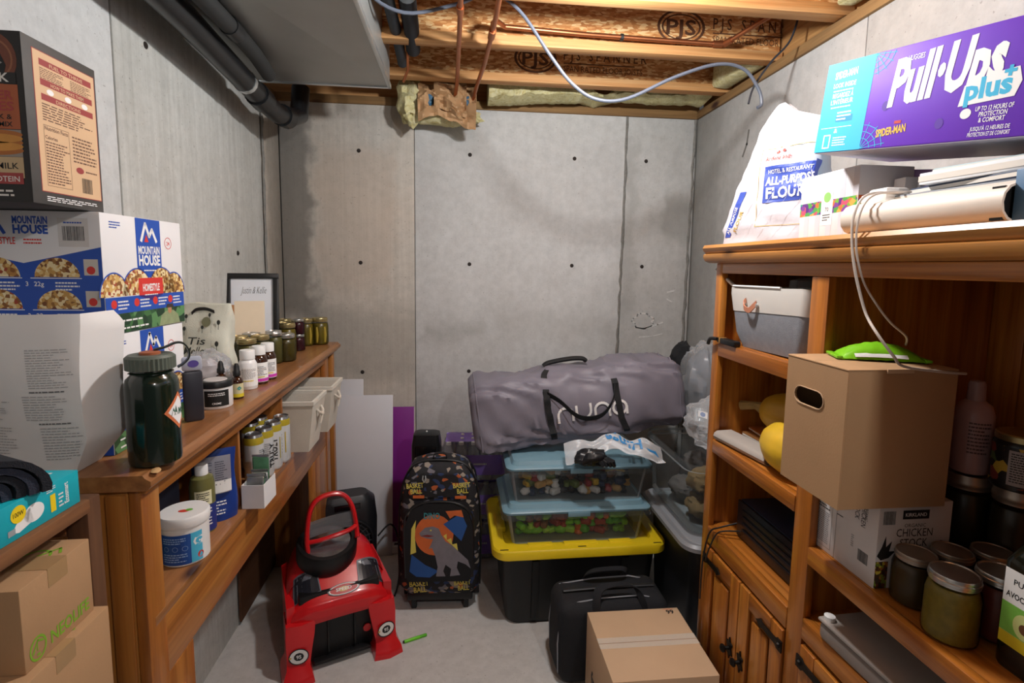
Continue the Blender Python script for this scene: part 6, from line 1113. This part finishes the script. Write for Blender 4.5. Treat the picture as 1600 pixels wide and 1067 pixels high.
# ---- left bay, third shelf: black stereo unit and its leads
av = thing('stereo_unit', 'black stereo unit with slatted front on the third shelf', 'stereo', (1.09, 1.365, .6905)); avm = M('stereo_black', '#121317', .4); B('casing', avm, av, -.15, .16, -.165, .185, .008, .125, .004); B('fascia', M('stereo_fascia', '#1a1c22', .3), av, -.160, -.1505, -.165, .185, .006, .128, .003)
for i in range(4): B('front_slat', avm, av, -.1635, -.1605, -.12, .15, .03+.022*i, .042+.022*i, .001)
for sx in (-.13, .13):
    for sy in (-.14, .16): MB().lathe([(0, 0), (.014, 0), (.012, .008), (0, .008)], 12, (sx, sy, 0)).build('foot', bk_pl, av)
B('top_trim', M('stereo_blue', '#2a3348', .35), av, -.15, -.02, -.16, .18, .1255, .130, .001)
cable('black_lead', 'thin black lead from the stereo drooping over the door top', [(.928, 1.545, .735), (.88, 1.56, .715), (.860, 1.585, .690), (.852, 1.60, .63), (.850, 1.612, .55), (.852, 1.62, .42)], .0028, bk_pl); cable('black_lead', 'second thin black lead looping against the far door', [(.928, 1.52, .72), (.88, 1.54, .712), (.861, 1.555, .69), (.848, 1.575, .62), (.850, 1.59, .58)], .0025, bk_pl)

# ---- right bay: brown carton with a hand hole, on two stock cartons
hc = thing('hand_hole_carton', 'plain brown carton with an oval hand hole jutting out of the bookcase', 'carton', (.898, 1.026, 1.0895)); SX, SY, SZ = .244, .188, .290; th = .004
def slab_with_hole(o, u, v, w_, h_, hx, hz, hw, hr, d):
    bm = bmesh.new(); o, u, v = Vector(o), Vector(u), Vector(v); outer = [(0, 0), (w_, 0), (w_, h_), (0, h_)]; inner = [(hx+s*(hw-hr)+hr*math.cos(R(a)), hz+hr*math.sin(R(a))) for s, a0 in ((1, -90), (-1, 90)) for a in range(a0, a0+181, 20)]
    ed = []
    for loop in (outer, inner):
        vs = [bm.verts.new(o+u*x+v*y) for x, y in loop]; ed += [bm.edges.new((a, b)) for a, b in zip(vs, vs[1:]+vs[:1])]
    bmesh.ops.triangle_fill(bm, use_beauty=True, use_dissolve=False, edges=ed); r_ = bmesh.ops.extrude_face_region(bm, geom=bm.faces[:]); nn = u.cross(v).normalized()*(-d)
    bmesh.ops.translate(bm, vec=nn, verts=[g for g in r_['geom'] if isinstance(g, bmesh.types.BMVert)]); m = MB(); m.bm.free(); m.bm = bm; return m
slab_with_hole((-SX/2, SY/2, 0), (0, -1, 0), (0, 0, 1), SY, SZ, SY*.42, SZ-.080, .047, .019, th).build('hand_hole_panel', card, hc, False)
for a in ((-SX/2+th, SX/2, -SY/2, -SY/2+th, 0, SZ), (-SX/2+th, SX/2, SY/2-th, SY/2, 0, SZ), (SX/2-th, SX/2, -SY/2+th, SY/2-th, 0, SZ), (-SX/2+th, SX/2-th, -SY/2+th, SY/2-th, 0, th)): B('carton_wall', card, hc, *a, .001)
B('top_flap', card, hc, -SX/2-.001, SX/2, -SY/2-.001, SY/2+.001, SZ, SZ+.004, .0015); B('flap_tuck', card2, hc, -.04, .02, -SY/2-.004, -SY/2-.0012, SZ-.004, SZ+.005, .001); f = Face(hc, (-SX/2, -SY/2, SZ+.004), (1, 0, 0), (0, 1, 0)); f.rect('flap_seam', card_in, .002, .101, SX-.002, .1025); f.done()
MB().tube([(-SX/2-.001, SY/2*.58*0+SY*.5-SY*.42+s*(.047-.019)*1.0+.019*math.sin(R(a))*1.0*0+(.0195*math.cos(R(a))), SZ-.080+.0195*math.sin(R(a))) for s, a0 in ((1, -90), (-1, 90)) for a in range(a0, a0+181, 30)], .0012, 5, True).build('hole_rim', card2, hc)
gp = thing('snack_pouch', 'lime green and white snack pouch lying on the hand-hole carton', 'pouch', (.935, 1.045, 1.3850), -22); MB().grid(lambda u, v: (-.08+.16*u, -.04+.08*v, .003+.034*math.sin(math.pi*u)**.6*math.sin(math.pi*v)**.6+.003*noise.noise(Vector((u*9, v*9, 1)))), 24, 14, .003).build('pouch_body', M('pouch_lime', '#7cc41f', .35, var=.06, vs=12), gp); MB().grid(lambda u, v: (-.055+.10*u, -.042+.02*v, .0036+.0225*math.sin(math.pi*(.2+.55*u))**.6*math.sin(math.pi*(.02+.22*v))**.5), 14, 5, .001).build('white_panel', wh_pl, gp)
MB().box(-.09, -.078, -.039, .039, .001, .007, None, .001).build('crimp', M('pouch_lime', '#7cc41f'), gp); MB().box(.078, .09, -.039, .039, .001, .007, None, .001).build('crimp', M('pouch_lime', '#7cc41f'), gp)
wht_c = M('white_cord', '#c9bdb2', .5); cable('charger_cable', 'white charger cable hanging from the bookcase top to the hand-hole carton', [(.93, 1.01, 1.745), (.855, 1.015, 1.740), (.828, 1.015, 1.70), (.824, 1.01, 1.64), (.828, 1.0, 1.58), (.836, .985, 1.52), (.838, .968, 1.485), (.83, .93, 1.455), (.85, .91, 1.415), (.885, .921, 1.392), (.97, .922, 1.380), (1.045, .94, 1.372)], .0028, wht_c); cable('charger_cable', 'thin pale cable hanging behind the white charger cable', [(.935, .995, 1.745), (.858, .998, 1.738), (.829, 1.0, 1.70), (.826, 1.0, 1.63), (.84, .99, 1.56), (.855, .965, 1.51), (.88, .955, 1.475), (.935, .975, 1.445), (.98, 1.02, 1.42)], .0022, wht_c)
def stock(label, loc, sx, sy, sz, rz, plain):
    t = carton('stock_carton', label, 'carton', loc, sx, sy, sz, M('stock_white', '#d5cfcc', .6, var=.03), rz); F = faces(t, sx, sy, sz); f = F['left']; k = INK()
    if plain:
        f.small('printed_text', grey_ink, .008, .02, sy-.02, .10, 16, 1, 3, .5, .05); f.small('printed_text', k, .008, .105, sy-.015, .15, 7, 1, 5); f.line('printed_frame', k, [(.005, .012), (sy-.012, .012), (sy-.012, .155), (.005, .155), (.005, .012)], .0006, 1)
    else:
        f.text('printed_text', k, 'ORGANIC', .082, .172, .007, 'L', .035, 1, .0, -90); f.text('printed_text', k, 'CHICKEN', .072, .172, .013, 'L', .052, 1, 0, -90); f.text('printed_text', k, 'STOCK', .054, .172, .013, 'L', .042, 1, 0, -90); f.barcode(.070, .040, .098, .066, k, 1); f.small('printed_text', grey_ink, .048, .06, .056, .09, 6, 1); f.rect('printed_line', k, .0, .112, .02, .114, 1)
        f.done(); f = F['front']; f.text('printed_text', k, 'ORGANIC', sx*.5, .138, .008, 'C', .05, 1, .0); f.text('printed_text', k, 'CHICKEN', sx*.5, .117, .018, 'C', .085, 1, .0); f.text('printed_text', k, 'STOCK', sx*.5, .094, .018, 'C', .065, 1, .0); f.rect('printed_band', k, sx*.32, .156, sx*.68, .176, 1); f.text('printed_text', WHT(), 'KIRKLAND', sx*.5, .162, .008, 'C', .05, 2, .01); f.barcode(.010, .145, .038, .175, k, 1)
        f.poly('herb_picture', M('herb_dark', '#2b2622', .6), [(.002, .075), (.012, .095), (.020, .120), (.022, .095), (.035, .108), (.030, .085), (.045, .085), (.03, .07), (.012, .065)], 1); f.rect('food_picture', blotch('veg_picture', ['#3a2a1c', '#6d3a1c', '#a5642a', '#7d8a2a', '#c9b23a', '#4a2a1a'], 150, .6, bump=0), .001, .001, .03, .062, 1); f.ring('printed_seal', k, sx*.87, .092, .013, .0012, 1, n=16)
    f.done(); return t
stock('white carton of small dense print under the hand-hole carton, against the stile', (.977, 1.1115, .8955), .165, .072, .193, 0, True); stock('white chicken stock carton under the hand-hole carton, facing the jars', (.980, 1.014, .8955), .172, .118, .193, 0, False)
# ---- jars on the right bay shelf
RG = 'canning jars on the tall bookcase'; zA = .8955; relish = M('yellow_relish', '#8a7424', .4, var=.3, vs=60); salsa = M('red_salsa', '#6e2410', .4, var=.35, vs=50); broth = M('brown_broth', '#4a3514', .35, var=.25, vs=30); dkbr = M('dark_broth', '#2e2210', .35, var=.3, vs=30)
jar('canning jar of yellow relish with bright silver lid', (.925, .812, zA), .0435, .128, relish, lidm, RG); jar('canning jar of red salsa with bright silver lid', (1.018, .805, zA), .0435, .128, salsa, lidm, RG); jar('canning jar of brown broth beside the chicken stock carton', (.945, .912, zA), .0400, .108, broth, M('dull_lid', '#a89a8c', .4, .8), RG)
jar('canning jar of dark broth between the stock carton and the red salsa jar', (1.030, .914, zA), .040, .108, dkbr, MATS['dull_lid'], RG); jar('canning jar of dark broth behind the red salsa jar', (1.114, .905, zA), .040, .108, dkbr, MATS['dull_lid'], RG); jar('canning jar of dark broth deep in the shelf beside the oil bottle', (1.200, .843, zA), .040, .108, dkbr, MATS['dull_lid'], RG)
jar('tall canning jar of dark broth beneath the lotion bottle', (1.172, 1.025, zA), .050, .228, dkbr, MATS['dull_lid'], RG); jar('tall canning jar of dark broth beneath the labelled jar', (1.195, .937, zA), .044, .228, dkbr, MATS['dull_lid'], RG); jar('tall canning jar of dark broth against the back planks', (1.286, .874, zA), .044, .228, dkbr, MATS['dull_lid'], RG)
t = bottle('lotion_bottle', 'pale pink lotion bottle standing on a tall jar', 'bottle', (1.172, 1.025, zA+.2285), [(0, 0), (.028, 0), (.034, .004), (.036, .02), (.037, .135), (.030, .158), (.018, .168), (0, .168)], M('pink_plastic', '#b58f8c', .35, var=.04), [(0, .168), (.017, .168), (.016, .205), (.013, .212), (0, .212)], M('pink_cap', '#a98884', .35)); f = wrap(t, .0362, -130); f.small('printed_text', M('dark_rose', '#5f4544', .5), -.012, .05, .03, .125, 9, 1); f.done()
t = bottle('food_jar', 'labelled jar with fruit-coloured print standing on a tall jar', 'jar', (1.195, .937, zA+.2285), [(0, 0), (.045, 0), (.048, .003), (.048, .096), (.042, .104), (0, .104)], M('dark_jar', '#1d1712', .3), [(0, .104), (.046, .104), (.0465, .116), (.044, .119), (0, .119)], lidg, (.008, .094, .0484, blotch('fruit_print', ['#1b1613', '#241d18', '#c9a23a', '#8a3a2a', '#1b1613', '#5a6a3a'], 55, .5, bump=0)), capname='lid'); f = wrap(t, .0484, -150); wrect(f, 'printed_label', M('nutrition_panel', '#a89c98', .6), -.012, .014, .035, .088); f.small('printed_text', INK(), -.008, .02, .031, .084, 12, 1); f.done()
t = thing('oil_bottle', 'dark avocado oil bottle with green and yellow label at the shelf front', 'bottle', (.985, .715, zA)); MB().loft([rrect(.036, .036, .014, z=0), rrect(.038, .038, .014, z=.006), rrect(.038, .038, .014, z=.19), rrect(.026, .026, .02, z=.225), rrect(.014, .014, .013, z=.245), rrect(.014, .014, .013, z=.29)]).build('bottle_body', M('dark_green_glass', '#0c120c', .12, coat=.4), t); MB().lathe([(0, .29), (.016, .29), (.016, .318), (0, .318)], 20).build('cap', bk_pl, t)
for nm, o_, u_ in (('left', (-.0384, .030, .045), (0, -1, 0)), ('front', (-.030, -.0384, .045), (1, 0, 0))):
    f = Face(t, o_, u_, (0, 0, 1)); f.rect('printed_label', M('label_white', '#f2f0ec'), 0, 0, .06, .135, 0); f.rect('printed_panel', M('avo_green', '#7fc24a', .5, var=.15, vs=40), .0, .022, .06, .075, 1); f.rect('printed_panel', M('avo_yellow', '#d9c41f', .5), 0, 0, .06, .0218, 1); f.disc('avocado_picture', M('avo_flesh', '#cfd98a', .5), .038, .045, .018, .022, 2); f.disc('avocado_picture', M('avo_stone', '#6b4426', .5), .038, .042, .008, .009, 3); f.text('printed_text', INK(), 'AVOCADO', .03, .086, .010, 'C', .05, 2, .02); f.text('printed_text', INK(), 'HERDEZ' if False else 'PURE', .03, .110, .010, 'C', .03, 2, .01); f.done()
# ---- right bay, lower shelf: grey flat case
gf = thing('flat_case', 'flat grey-brown case with pale rounded edge on the low shelf', 'case', (1.02, .80, .7055), 3); B('case_body', M('case_grey', '#8d837d', .5, var=.08), gf, -.145, .17, -.33, .27, .0, .042, .010); B('case_lid', M('case_lid', '#a09790', .45, var=.05), gf, -.148, .17, -.333, .273, .0425, .052, .006); MB().lathe([(0, 0), (.012, 0), (.012, .01), (0, .012)], 14, (-.13, .255, .052)).build('corner_button', wh_pl, gf)
bkz = carton('black_box', 'low black box behind the flat grey case', 'box', (1.272, .78, .7055), .11, .5, .10, M('box_black', '#101114', .5))
